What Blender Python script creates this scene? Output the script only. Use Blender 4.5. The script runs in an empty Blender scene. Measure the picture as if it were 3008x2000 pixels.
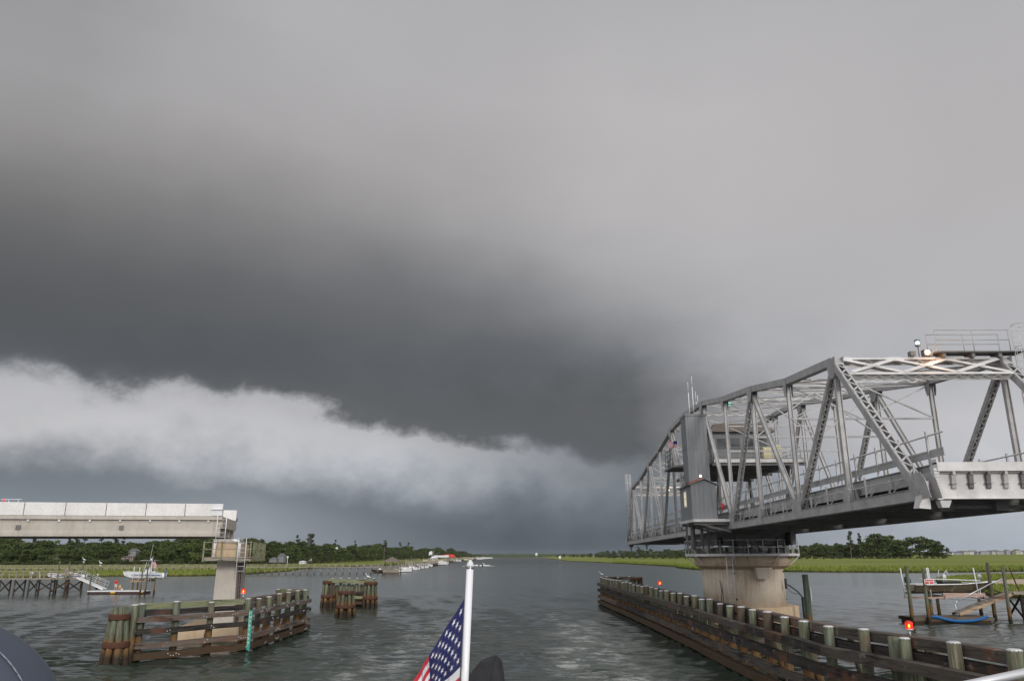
import bpy, bmesh, math, random
from mathutils import Vector, Matrix, noise
random.seed(7)
SC = bpy.context.scene
COL = SC.collection
R = math.radians
# ------------------------------------------------------------------ camera
FPX, CAMH, ROLL = 2285.0, 5.5, R(0.25)
PITCH = math.atan(632.0 / FPX)
cp, sp, cr, sr = math.cos(PITCH), math.sin(PITCH), math.cos(ROLL), math.sin(ROLL)
FW = Vector((0, cp, sp))
RT = Vector((cr, sr * sp, -sr * cp))
UP = Vector((sr, -sp * cr, cp * cr))
cam = bpy.data.cameras.new('camera')
cam.sensor_width = 36.0
cam.lens = FPX / 3008.0 * 36.0
cam.clip_start = 0.05
cam.clip_end = 30000
co = bpy.data.objects.new('camera', cam)
COL.objects.link(co)
M3 = Matrix((RT, UP, -FW)).transposed()
co.matrix_world = Matrix.Translation((0, 0, CAMH)) @ M3.to_4x4()
SC.camera = co
SC.view_settings.view_transform = 'Standard'
SC.view_settings.look = 'None'
SC.view_settings.exposure = 0.0
SC.view_settings.gamma = 1.0
# ------------------------------------------------------------------ sky
SUN_EL, SUN_AZ = R(21), R(163)      # compass angle of the sun seen from the scene (0 = +Y)
W = bpy.data.worlds.new('World')
SC.world = W
W.use_nodes = True
nt = W.node_tree
nt.nodes.clear()


class NX:
    """small helper to write node maths"""
    def __init__(s, tree): s.t = tree

    def n(s, typ, **kw):
        x = s.t.nodes.new(typ)
        for k, v in kw.items(): setattr(x, k, v)
        return x

    def put(s, sock, v):
        if v is None: return
        if hasattr(v, 'is_linked') or hasattr(v, 'links'): s.t.links.new(v, sock)
        else: sock.default_value = v

    def m(s, op, a, b=None, c=None, clamp=False):
        x = s.n('ShaderNodeMath', operation=op, use_clamp=clamp)
        s.put(x.inputs[0], a); s.put(x.inputs[1], b); s.put(x.inputs[2], c)
        return x.outputs[0]

    def rng(s, v, a, b, c=0.0, d=1.0, smooth=False):
        x = s.n('ShaderNodeMapRange', interpolation_type='SMOOTHSTEP' if smooth else 'LINEAR')
        s.put(x.inputs[0], v)
        for i, q in enumerate((a, b, c, d)): x.inputs[i + 1].default_value = q
        return x.outputs[0]

    def mix(s, f, a, b, mode='MIX'):
        x = s.n('ShaderNodeMix', data_type='RGBA', blend_type=mode)
        s.put(x.inputs[0], f); s.put(x.inputs[6], a); s.put(x.inputs[7], b)
        return x.outputs[2]

    def noise(s, vec, scale, detail=4, rough=.55, dim='3D', out=0):
        x = s.n('ShaderNodeTexNoise', noise_dimensions=dim)
        if vec is not None: s.put(x.inputs['Vector'], vec)
        x.inputs['Scale'].default_value = scale
        x.inputs['Detail'].default_value = detail
        x.inputs['Roughness'].default_value = rough
        return x.outputs[out]

    def vec(s, a, b, c):
        x = s.n('ShaderNodeCombineXYZ')
        s.put(x.inputs[0], a); s.put(x.inputs[1], b); s.put(x.inputs[2], c)
        return x.outputs[0]

    def sep(s, v):
        x = s.n('ShaderNodeSeparateXYZ'); s.put(x.inputs[0], v)
        return x.outputs

    def scale(s, v, k):
        x = s.n('ShaderNodeMapping'); s.put(x.inputs[0], v); x.inputs['Scale'].default_value = k
        return x.outputs[0]


def lin(v):
    v = v / 255.0
    return v / 12.92 if v <= .04045 else ((v + .055) / 1.055) ** 2.4


def rgb(r, g, b): return (lin(r), lin(g), lin(b), 1.0)


# brightness of the storm sky: rows go down towards the horizon, columns from left to right
SKY_X = (0, 375, 750, 1125, 1500, 1875, 2250, 2625, 3008)
SKY = (
    (0, 3, 136, 158, 173, 178, 181, 182, 182, 180, 181), (80, 2, 146, 161, 173, 178, 180, 183, 182, 179, 179),
    (300, 0, 150, 160, 168, 171, 176, 184, 183, 177, 174), (420, -1, 138, 150, 158, 166, 172, 183, 183, 178, 175),
    (550, -1, 120, 134, 141, 157, 167, 181, 183, 178, 176), (650, 0, 110, 120, 128, 148, 162, 178, 180, 177, 180),
    (750, 2, 102, 109, 115, 133, 156, 173, 178, 176, 181), (850, 3, 93, 98, 103, 114, 138, 165, 178, 178, 180),
    (950, 4, 90, 95, 98, 102, 114, 148, 176, 178, 178), (1020, 6, 94, 90, 93, 97, 102, 128, 172, 178, 178),
    (1060, 7, 104, 91, 93, 96, 99, 118, 170, 178, 179), (1100, 6, 178, 100, 93, 96, 97, 108, 166, 177, 182),
    (1140, 4, 188, 184, 98, 96, 96, 104, 160, 177, 186), (1180, 4, 188, 191, 186, 97, 96, 99, 156, 178, 190),
    (1220, 4, 187, 194, 193, 103, 96, 97, 153, 180, 192), (1260, 4, 184, 192, 196, 186, 99, 96, 152, 182, 194),
    (1300, 6, 172, 182, 190, 195, 104, 96, 153, 184, 194), (1340, 8, 148, 166, 180, 192, 158, 98, 156, 186, 192),
    (1380, 11, 128, 140, 166, 184, 158, 122, 156, 188, 190), (1420, 12, 119, 124, 144, 165, 146, 120, 152, 187, 188),
    (1460, 10, 132, 122, 124, 134, 126, 116, 146, 184, 186), (1500, 8, 150, 149, 150, 114, 112, 110, 142, 180, 184),
    (1550, 8, 151, 153, 154, 124, 102, 100, 140, 172, 180), (1600, 9, 148, 150, 148, 124, 96, 97, 140, 168, 176),
    (1640, 10, 146, 148, 146, 122, 93, 97, 142, 168, 174))


def sky_at(px, py):
    px = min(max(px, 0), 3008); py = min(max(py, 0), 1640)
    j = max(k for k in range(len(SKY) - 1) if SKY[k][0] <= py or k == 0)
    i = max(k for k in range(8) if SKY_X[k] <= px or k == 0)
    u = (px - SKY_X[i]) / (SKY_X[i + 1] - SKY_X[i]); v = (py - SKY[j][0]) / (SKY[j + 1][0] - SKY[j][0])
    a, b = SKY[j], SKY[j + 1]
    L = (a[2 + i] * (1 - u) + a[3 + i] * u) * (1 - v) + (b[2 + i] * (1 - u) + b[3 + i] * u) * v
    t = a[1] * (1 - v) + b[1] * v
    return L, t


def sky_dir(az, el):
    d = Vector((math.sin(az) * math.cos(el), math.cos(az) * math.cos(el), math.sin(el)))
    z = d.dot(FW)
    if z < .15: return None
    return 1504 + FPX * d.dot(RT) / z, 1000 - FPX * d.dot(UP) / z


QS = (-14, -12, -10.5, -9, -7.8, -6.6, -5.4, -4.4, -3.4, -2.5, -1.7, -1.0, -.5, -.15, .15, .5, 1, 1.7, 2.5, 3.5, 4.7, 6, 7.5, 9.5, 12, 15, 19, 25, 35, 75)
AZS = [-180, -95, -50] + [math.degrees(math.atan((x - 1504) / 2370.0)) for x in SKY_X] + [50, 95, 180]
# elevation of the lower edge of the dark cloud along the horizon: the cloud layers run parallel to it


def el_of(px, py):
    d = (FW * FPX + RT * (px - 1504) - UP * (py - 1000)).normalized()
    return math.degrees(math.asin(d.z))


EDGE = [9.5, 10.5, el_of(0, 1070)] + [el_of(x, y) for x, y in zip(SKY_X, (1080, 1120, 1160, 1240, 1320, 1372, 1390, 1395, 1395))] + [el_of(3008, 1395), 8.5, 9.5]
X = NX(nt)
tc = X.n('ShaderNodeTexCoord').outputs['Generated']
dx, dy, dz = X.sep(tc)
az = X.m('ARCTAN2', dx, dy)
el = X.m('ARCSINE', dz)
# torn cloud edges: the elevation is disturbed by fractal noise, more near the horizon
sky_p = X.vec(az, X.m('MULTIPLY', el, 1.25), 3.1)
n1 = X.m('SUBTRACT', X.noise(sky_p, 13, 8, .58), .5)
n2 = X.m('SUBTRACT', X.noise(X.vec(az, X.m('MULTIPLY', el, 1.5), 9.7), 3.2, 3, .5), .5)
lowf = X.rng(el, R(10.5), R(17), 1.0, 0.0, True)
w1 = X.m('MULTIPLY', n1, X.m('MULTIPLY', X.m('ADD', X.m('MULTIPLY', lowf, 1.05), .12), R(5.0)))
w2 = X.m('MULTIPLY', n2, X.rng(el, R(2), R(25), R(1.5), R(6.0)))
elw = X.m('ADD', el, X.m('MULTIPLY', X.m('ADD', w1, w2), X.rng(el, R(1), R(8), .25, 1.0)))
edge = None
for k in range(len(AZS) - 1):
    t_ = X.rng(az, R(AZS[k]), R(AZS[k + 1]), 0.0, R(EDGE[k + 1] - EDGE[k]))
    edge = X.m('ADD', R(EDGE[0]), t_) if edge is None else X.m('ADD', edge, t_)
pos = X.m('DIVIDE', X.m('ADD', X.m('SUBTRACT', elw, edge), R(15)), R(95), clamp=True)
n3 = X.m('SUBTRACT', X.noise(X.vec(X.m('MULTIPLY', az, .8), X.m('MULTIPLY', el, 2.2), 1.3), 5, 5, .55), .5)
azw = X.m('ADD', az, X.m('MULTIPLY', n3, R(7)))
cur = None
for k, a in enumerate(AZS):
    ramp = X.n('ShaderNodeValToRGB')
    X.put(ramp.inputs[0], pos)
    cr_ = ramp.color_ramp
    cr_.interpolation = 'LINEAR'
    while len(cr_.elements) < len(QS): cr_.elements.new(.5)
    ca = max(-34, min(34, a))
    for e, q_ in zip(cr_.elements, QS): e.position = (q_ + 15) / 95.0
    for e, q_ in zip(cr_.elements, QS):
        elv = max(0, q_ + EDGE[k])
        p = sky_dir(R(ca), R(min(elv, 38)))
        L, t = sky_at(*p)
        if elv > 38: L = 172
        if abs(a) > 90:      # brighter broken overcast behind the boat
            L = 200 if abs(a) > 100 else 178
            t = 6
        kk = max(0, min(1, (L - 105) / 60)); tt = t * (.5 + .5 * max(0, min(1, (6 - elv) / 3))); L -= 4 * (1 - kk); e.color = rgb(L - tt + kk, L - .4 - .8 * kk, L + tt * .9)
    col = ramp.outputs[0]
    cur = col if cur is None else X.mix(X.rng(azw, R(AZS[k - 1]), R(a), 0, 1, False), cur, col)
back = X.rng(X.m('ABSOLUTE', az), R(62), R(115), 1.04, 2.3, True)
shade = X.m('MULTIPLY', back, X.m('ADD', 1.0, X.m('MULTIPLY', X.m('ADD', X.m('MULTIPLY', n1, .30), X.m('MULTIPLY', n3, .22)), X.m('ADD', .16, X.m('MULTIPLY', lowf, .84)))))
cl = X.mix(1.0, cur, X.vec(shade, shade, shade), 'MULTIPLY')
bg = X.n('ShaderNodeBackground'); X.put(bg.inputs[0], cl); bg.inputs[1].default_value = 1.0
st = X.n('ShaderNodeTexSky', sky_type='NISHITA'); st.sun_disc = False
st.sun_elevation = SUN_EL; st.sun_rotation = SUN_AZ; st.dust_density = 3
bg2 = X.n('ShaderNodeBackground'); X.put(bg2.inputs[0], st.outputs[0]); bg2.inputs[1].default_value = .08
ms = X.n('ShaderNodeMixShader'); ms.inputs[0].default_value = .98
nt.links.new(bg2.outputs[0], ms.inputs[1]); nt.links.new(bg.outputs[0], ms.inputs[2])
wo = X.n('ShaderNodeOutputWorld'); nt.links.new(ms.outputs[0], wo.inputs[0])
# ------------------------------------------------------------------ veiled sun, behind the boat
sl = bpy.data.lights.new('sun', 'SUN'); sl.energy = 1.5; sl.angle = R(14); sl.color = (1, .955, .9)
so = bpy.data.objects.new('sun', sl); COL.objects.link(so)
sd = Vector((math.sin(SUN_AZ) * math.cos(SUN_EL), math.cos(SUN_AZ) * math.cos(SUN_EL), math.sin(SUN_EL)))
so.rotation_euler = sd.to_track_quat('Z', 'Y').to_euler()


# ------------------------------------------------------------------ mesh helpers
def A(px, py, Y):
    """point at distance Y seen at this place of the photograph"""
    d = FW * FPX + RT * (px - 1504) - UP * (py - 1000)
    return Vector((0, 0, CAMH)) + d * (Y / d.y)


def G(px, py, z=0.0):
    d = FW * FPX + RT * (px - 1504) - UP * (py - 1000)
    return Vector((0, 0, CAMH)) + d * ((z - CAMH) / d.z)


def V(*a): return Vector(a)


class MB:
    def __init__(s): s.v = []; s.f = []; s.m = []; s.sm = []; s.mi = 0

    def face(s, idx, smooth=False): s.f.append(idx); s.m.append(s.mi); s.sm.append(smooth)

    def hexa(s, c8, smooth=False):
        b = len(s.v); s.v += [Vector(c) for c in c8]
        for q in ((0, 3, 2, 1), (4, 5, 6, 7), (0, 1, 5, 4), (1, 2, 6, 5), (2, 3, 7, 6), (3, 0, 4, 7)):
            s.face([b + i for i in q], smooth)
        return s

    def box(s, x0, x1, y0, y1, z0, z1):
        return s.hexa([(x0, y0, z0), (x1, y0, z0), (x1, y1, z0), (x0, y1, z0), (x0, y0, z1), (x1, y0, z1), (x1, y1, z1), (x0, y1, z1)])

    def beam(s, p, q, w, h, side=None, off=(0, 0)):
        """bar from p to q, w along side, h along the other normal"""
        p = Vector(p); q = Vector(q); a = (q - p).normalized()
        sd_ = Vector(side) if side is not None else (Vector((0, 0, 1)).cross(a) if abs(a.z) < .95 else Vector((1, 0, 0)))
        sd_ = (sd_ - a * sd_.dot(a)).normalized(); n = a.cross(sd_)
        o = sd_ * off[0] + n * off[1]; x = sd_ * (w / 2); y = n * (h / 2)
        return s.hexa([p + o - x - y, p + o + x - y, p + o + x + y, p + o - x + y, q + o - x - y, q + o + x - y, q + o + x + y, q + o - x + y])

    def tube(s, p, q, r0, r1=None, n=8, cap=True, smooth=True):
        r1 = r0 if r1 is None else r1
        p = Vector(p); q = Vector(q); a = (q - p).normalized()
        u = a.orthogonal().normalized(); w = a.cross(u); b = len(s.v)
        for c, r in ((p, r0), (q, r1)):
            for k in range(n):
                t = 2 * math.pi * k / n; s.v.append(c + (u * math.cos(t) + w * math.sin(t)) * r)
        for k in range(n): s.face([b + k, b + (k + 1) % n, b + n + (k + 1) % n, b + n + k], smooth)
        if cap: s.face([b + n - 1 - k for k in range(n)]); s.face([b + n + k for k in range(n)])
        return s

    def path(s, pts, r, n=6):
        for i in range(len(pts) - 1): s.tube(pts[i], pts[i + 1], r, r, n)
        return s

    def prism(s, poly, z0, z1, top=None):
        """vertical prism; poly = list of (x, y); top = other polygon"""
        top = top or poly; n = len(poly); b = len(s.v)
        s.v += [Vector((x, y, z0)) for x, y in poly] + [Vector((x, y, z1)) for x, y in top]
        for k in range(n): s.face([b + k, b + (k + 1) % n, b + n + (k + 1) % n, b + n + k])
        s.face([b + n - 1 - k for k in range(n)]); s.face([b + n + k for k in range(n)])
        return s

    def extr(s, poly, d):
        """planar polygon of 3-D points pushed along d"""
        n = len(poly); b = len(s.v); d = Vector(d)
        s.v += [Vector(p) for p in poly] + [Vector(p) + d for p in poly]
        for k in range(n): s.face([b + k, b + (k + 1) % n, b + n + (k + 1) % n, b + n + k])
        s.face([b + n - 1 - k for k in range(n)]); s.face([b + n + k for k in range(n)])
        return s

    def loft(s, rings, close=True, smooth=True, ends=True):
        n = len(rings[0]); b = len(s.v)
        for r_ in rings: s.v += [Vector(p) for p in r_]
        for i in range(len(rings) - 1):
            for k in range(n if close else n - 1):
                s.face([b + i * n + k, b + i * n + (k + 1) % n, b + (i + 1) * n + (k + 1) % n, b + (i + 1) * n + k], smooth)
        if ends and close:
            s.face([b + n - 1 - k for k in range(n)]); s.face([b + (len(rings) - 1) * n + k for k in range(n)])
        return s

    def lathe(s, c, prof, n=16, axis=(0, 0, 1), smooth=True):
        a = Vector(axis).normalized(); u = a.orthogonal().normalized(); w = a.cross(u); c = Vector(c)
        return s.loft([[c + a * z + (u * math.cos(2 * math.pi * k / n) + w * math.sin(2 * math.pi * k / n)) * r for k in range(n)] for r, z in prof], smooth=smooth)

    def quad(s, a, b_, c, d, smooth=False):
        b = len(s.v); s.v += [Vector(a), Vector(b_), Vector(c), Vector(d)]; s.face([b, b + 1, b + 2, b + 3], smooth)
        return s


def laced(mb, p, q, w, d, side=(1, 0, 0), pitch=None, tw=.03):
    """built-up member: two side plates and zigzag lacing bars on both faces"""
    p = Vector(p); q = Vector(q); a = (q - p).normalized(); L = (q - p).length
    sd_ = Vector(side); sd_ = (sd_ - a * sd_.dot(a)).normalized(); n = a.cross(sd_)
    for sg in (-1, 1):
        mb.beam(p, q, tw, d, sd_, off=(sg * w / 2, 0))
        for sn in (-1, 1): mb.beam(p, q, .09, .02, sd_, off=(sg * (w / 2 - .045), sn * (d / 2 + .012)))
    pitch = pitch or w * .95
    k = max(2, int((L - 1.0) / pitch)); e0 = (L - k * pitch) / 2
    for sn in (-1, 1):
        o = n * (sn * (d / 2 + .032))
        for i in range(k):
            s0 = -1 if i % 2 else 1
            mb.beam(p + a * (e0 + i * pitch) + sd_ * (s0 * w / 2 * .9) + o, p + a * (e0 + (i + 1) * pitch) - sd_ * (s0 * w / 2 * .9) + o, .075, .014, a.cross(n))
        for t in (e0 / 2, L - e0 / 2): mb.beam(p + a * (t - e0 / 2 + .01) + o, p + a * (t + e0 / 2 - .01) + o, w, .016, sd_)
    return mb


def hsec(mb, p, q, w, d, side=(1, 0, 0), t=.03):
    """rolled section: two flanges and a web"""
    mb.beam(p, q, t, d, side, off=(-w / 2, 0)); mb.beam(p, q, t, d, side, off=(w / 2, 0))
    return mb.beam(p, q, w - t - .004, t, side)


def obj(mb, name, mat, root=None, label=None):
    me = bpy.data.meshes.new(name)
    o0 = root['_at'] if root is not None and '_at' in root else (0, 0, 0)
    o0 = Vector(o0)
    me.from_pydata([v - o0 for v in mb.v], [], mb.f)
    mats = mat if isinstance(mat, (list, tuple)) else [mat]
    for m in mats: me.materials.append(m)
    for pl, mi, sm in zip(me.polygons, mb.m, mb.sm):
        pl.material_index = mi; pl.use_smooth = sm
    me.validate(); me.update()
    o = bpy.data.objects.new(name, me); COL.objects.link(o)
    if root is not None:
        o.parent = root; o['_at'] = tuple(o0)
    if label: o['label'] = label
    return o


def fixn(o):
    bm = bmesh.new(); bm.from_mesh(o.data); bmesh.ops.recalc_face_normals(bm, faces=bm.faces); bm.to_mesh(o.data); bm.free()
    return o


def tag(o, label, cat, group=None):
    o['label'] = label; o['category'] = cat
    if group: o['group'] = group
    return o


def thing(name, label, cat, loc=(0, 0, 0), group=None):
    o = bpy.data.objects.new(name, None); COL.objects.link(o); o.location = loc
    o.empty_display_size = .3
    o['_at'] = tuple(loc)
    return tag(o, label, cat, group)


def struct(o): o['kind'] = 'structure'; return o


def copy_tree(o, parent=None):
    c = o.copy(); COL.objects.link(c)
    if parent is not None: c.parent = parent
    for ch in list(o.children): copy_tree(ch, c)
    return c


# ------------------------------------------------------------------ materials
def mat(name, fn, rough=.7, metal=0.0, spec=.4):
    m = bpy.data.materials.new(name); m.use_nodes = True
    t = m.node_tree; x = NX(t); b = t.nodes['Principled BSDF']
    b.inputs['Roughness'].default_value = rough; b.inputs['Metallic'].default_value = metal
    b.inputs['Specular IOR Level'].default_value = spec
    geo = x.n('ShaderNodeNewGeometry').outputs['Position']
    if callable(fn):
        r_ = fn(x, geo, b)
        if r_ is not None: x.put(b.inputs['Base Color'], r_)
    else:
        c = tuple(fn) + (1,) if len(fn) == 3 else fn
        n_ = x.noise(geo, 1.7, 4)
        x.put(b.inputs['Base Color'], x.mix(x.rng(n_, .35, .7), tuple(q * .86 for q in c[:3]) + (1,), c))
    return m


def bump(x, b, h, dist, strength=1.0):
    n_ = x.n('ShaderNodeBump'); n_.inputs['Distance'].default_value = dist; n_.inputs['Strength'].default_value = strength
    x.put(n_.inputs['Height'], h); x.put(b.inputs['Normal'], n_.outputs[0])


def m_steel(c, rust=.5):
    def fn(x, g, b):
        n1 = x.noise(g, 1.3, 5, .6); n2 = x.noise(x.scale(g, (3, 3, .8)), 2.5, 6, .7)
        base = x.mix(x.rng(n1, .35, .65), tuple(q * .74 for q in c) + (1,), tuple(c) + (1,))
        base = x.mix(x.m('MULTIPLY', x.rng(n2, .58, .76), rust), base, (.16, .085, .045, 1))
        bump(x, b, n2, .004, .4)
        return base
    return fn


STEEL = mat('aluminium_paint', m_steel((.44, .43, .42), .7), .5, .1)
STEELD = mat('dark_steel', m_steel((.17, .165, .16), .7), .65)  # darker steel tone for floor system, walkways and machinery
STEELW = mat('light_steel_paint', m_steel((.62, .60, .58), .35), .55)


def f_clad(x, g, b):
    px_, py_, pz = x.sep(g)
    s_ = x.m('FRACT', x.m('MULTIPLY', x.m('ADD', px_, py_), 3.3))
    line = x.rng(s_, 0, .09, .55, 1)
    n_ = x.noise(x.scale(g, (3, 3, .4)), 1.5, 4)
    base = x.mix(x.rng(n_, .3, .7), (.17, .175, .18, 1), (.22, .225, .23, 1))
    bump(x, b, line, .01, .6)
    return x.mix(1.0, base, x.vec(line, line, line), 'MULTIPLY')


CLAD = mat('grey_siding', f_clad, .75)


def f_conc(c, stain=(.20, .12, .06), amt=.6, tide=None, grime=.35):
    def fn(x, g, b):
        n1 = x.noise(g, .9, 6, .6); n2 = x.noise(x.scale(g, (2.2, 2.2, .22)), 1.6, 6, .65); n3 = x.noise(g, 14, 4, .6)
        base = x.mix(x.rng(n1, .3, .7), tuple(q * .82 for q in c) + (1,), tuple(c) + (1,))
        base = x.mix(x.m('MULTIPLY', x.rng(n2, .52, .72), amt), base, tuple(stain) + (1,))
        base = x.mix(x.m('MULTIPLY', x.rng(x.noise(x.scale(g, (1.2, 1.2, .5)), 2.2, 5, .7), .6, .75), grime), base, (.06, .06, .05, 1))
        base = x.mix(x.rng(n3, .4, .65, 0, .18), base, (.12, .11, .10, 1))
        if tide is not None:
            z = x.m('ADD', x.sep(g)[2], x.m('MULTIPLY', n1, .5))
            base = x.mix(x.rng(z, tide, tide + .45, .85, 0), base, (.07, .05, .03, 1))
        bump(x, b, n3, .012, .5)
        return base
    return fn


CONC = mat('concrete', f_conc((.50, .455, .39), (.36, .22, .11), .7, .9, .4), .85)
PIERC = mat('stained_pier_concrete', f_conc((.58, .50, .40), (.40, .23, .10), .8, .95, .35), .85)
CONCR = mat('rusty_concrete', f_conc((.48, .38, .27), (.28, .11, .035), .85, .5), .85)
CONCB = mat('pale_girder_concrete', f_conc((.52, .47, .41), (.33, .28, .22), .5, grime=.2), .85)
BARW = mat('white_barrier', f_conc((.80, .775, .745), (.58, .54, .49), .45, grime=.12), .7)
ORANGE = mat('ochre_concrete', f_conc((.60, .46, .30), (.40, .19, .07), .5, grime=.25), .85)


def f_pile(top, low, z0=1.25):
    """treated pile: its own hue above, tidal growth and rust-brown stain below"""
    def fn(x, g, b):
        oi = x.n('ShaderNodeObjectInfo').outputs['Random']
        n1 = x.noise(x.scale(g, (5, 5, .35)), 2.2, 6, .65); n2 = x.noise(g, 1.1, 5, .6)
        tb = x.n('ShaderNodeValToRGB'); x.put(tb.inputs[0], oi); tb.color_ramp.interpolation = 'LINEAR'
        cs = [(0, (.17, .20, .12)), (.25, (.24, .26, .16)), (.45, (.14, .22, .16)), (.62, (.30, .28, .18)), (.8, (.22, .27, .19)), (.92, (.13, .085, .06)), (1, (.10, .07, .055))]
        while len(tb.color_ramp.elements) < len(cs): tb.color_ramp.elements.new(.5)
        for e, (p_, c_) in zip(tb.color_ramp.elements, cs): e.position = p_; e.color = tuple(q * top for q in c_) + (1,)
        base = x.mix(x.rng(n1, .36, .58, .0, .85), tb.outputs[0], (.06, .05, .033, 1))
        base = x.mix(x.rng(n2, .55, .68, 0, .7), base, (.10, .065, .035, 1))
        zz = x.m('ADD', x.sep(g)[2], x.m('MULTIPLY', x.m('SUBTRACT', n2, .5), 1.0))
        lowc = x.mix(x.rng(n1, .4, .6), (.12, .055, .02, 1), (.20, .11, .035, 1))
        base = x.mix(x.rng(zz, z0 - .1, z0 + .25, low, 0), base, lowc)
        base = x.mix(x.rng(zz, .35, .75, .92, 0), base, (.022, .016, .01, 1))
        bump(x, b, n1, .02, .8)
        return base
    return fn


PILE = mat('treated_pile', f_pile(.68, .92), .85)


def f_wood(c1, c2, band=1.0):
    def fn(x, g, b):
        oi = x.n('ShaderNodeObjectInfo').outputs['Random']
        off = x.m('MULTIPLY', oi, 37.0)
        gx, gy, gz = x.sep(g)
        gv = x.vec(x.m('MULTIPLY', gx, .7), x.m('MULTIPLY', gy, .7), x.m('ADD', x.m('MULTIPLY', gz, 9.0), off))
        n1 = x.noise(gv, 1.4, 7, .7); n2 = x.noise(x.scale(g, (.25, .25, 3)), 1.7, 5, .65); n3 = x.noise(g, 2.4, 5, .6)
        base = x.mix(x.rng(n1, .35, .65), c1 + (1,), c2 + (1,))
        base = x.mix(x.rng(n2, .55, .62, 0, .85), base, tuple(q * .18 for q in c1) + (1,))
        base = x.mix(x.rng(n3, .62, .7, 0, .6), base, (.30, .28, .24, 1))
        base = x.mix(x.rng(x.noise(g, .6, 3), .58, .64, 0, .5), base, (.16, .065, .035, 1))
        base = x.mix(x.rng(x.sep(g)[2], .45, .75, .8, 0), base, (.05, .03, .015, 1))
        bump(x, b, n1, .02, .8)
        return base
    return fn


WALE = mat('weathered_timber', f_wood((.085, .060, .046), (.17, .135, .11)), .85)
WALER = mat('dark_fender_timber', f_wood((.045, .036, .028), (.10, .085, .07)), .85)
WALED = mat('tarred_timber', f_wood((.018, .015, .013), (.05, .04, .032)), .8)
WALEL = mat('brown_wet_timber', f_wood((.085, .05, .022), (.13, .082, .035)), .75)
GREENW = mat('greenish_timber', f_wood((.14, .15, .085), (.25, .26, .15)), .85)
DOCKW = mat('grey_dock_timber', f_wood((.20, .175, .14), (.32, .28, .23)), .85)
RUSTB = mat('rusty_wire_band', (.085, .034, .02), .85)
CAPW = mat('metal_pile_cap', (.58, .58, .57), .5, .2)
PIPG = mat('grey_piping', (.22, .23, .26), .5)
WHITE = mat('white_gelcoat', (.78, .78, .77), .3)
WHITEP = mat('white_plastic', (.7, .7, .7), .45)
BLACK = mat('black_rubber', (.02, .02, .022), .6)
ALU = mat('bright_aluminium', (.62, .62, .63), .35, .5)
REDM = mat('red_paint', (.55, .04, .03), .5)
YEL = mat('cream_paint', (.75, .68, .42), .6)
BLUE = mat('blue_rubber', (.02, .16, .42), .5)
TAN = mat('tan_wood_trim', (.36, .22, .13), .7)
GLASS = mat('dark_glass', (.03, .035, .04), .08, spec=.8)
SKIN = mat('skin', (.45, .27, .2), .6)
REDC = mat('red_shirt', (.6, .03, .025), .9)
KHAKI = mat('pale_shorts', (.55, .53, .48), .9)
YELC = mat('yellow_shirt', (.7, .42, .05), .9)
ROOFB = mat('brown_shingle', (.15, .125, .105), .9)
REDROOF = mat('rust_red_roof', (.30, .09, .055), .8)
SAND = mat('sand', (.42, .34, .25), .95)


def emis(name, c, s_):
    m = bpy.data.materials.new(name); m.use_nodes = True
    b = m.node_tree.nodes['Principled BSDF']; b.inputs['Base Color'].default_value = tuple(c) + (1,)
    b.inputs['Emission Color'].default_value = tuple(c) + (1,); b.inputs['Emission Strength'].default_value = s_
    return m


E_RED = emis('red_lens_lit', (1, .015, .005), .8)
E_YEL = emis('amber_filament', (1, .45, .04), 3)
E_GRN = emis('green_lens_lit', (.05, .9, .65), 1.2)
E_CYA = emis('bluish_white_lens_lit', (.55, .9, 1), 1.6)
E_WHT = emis('flood_lamp_lit', (1, .8, .62), 9)
E_WARM = emis('lit_window', (1, .85, .6), .3)


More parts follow.
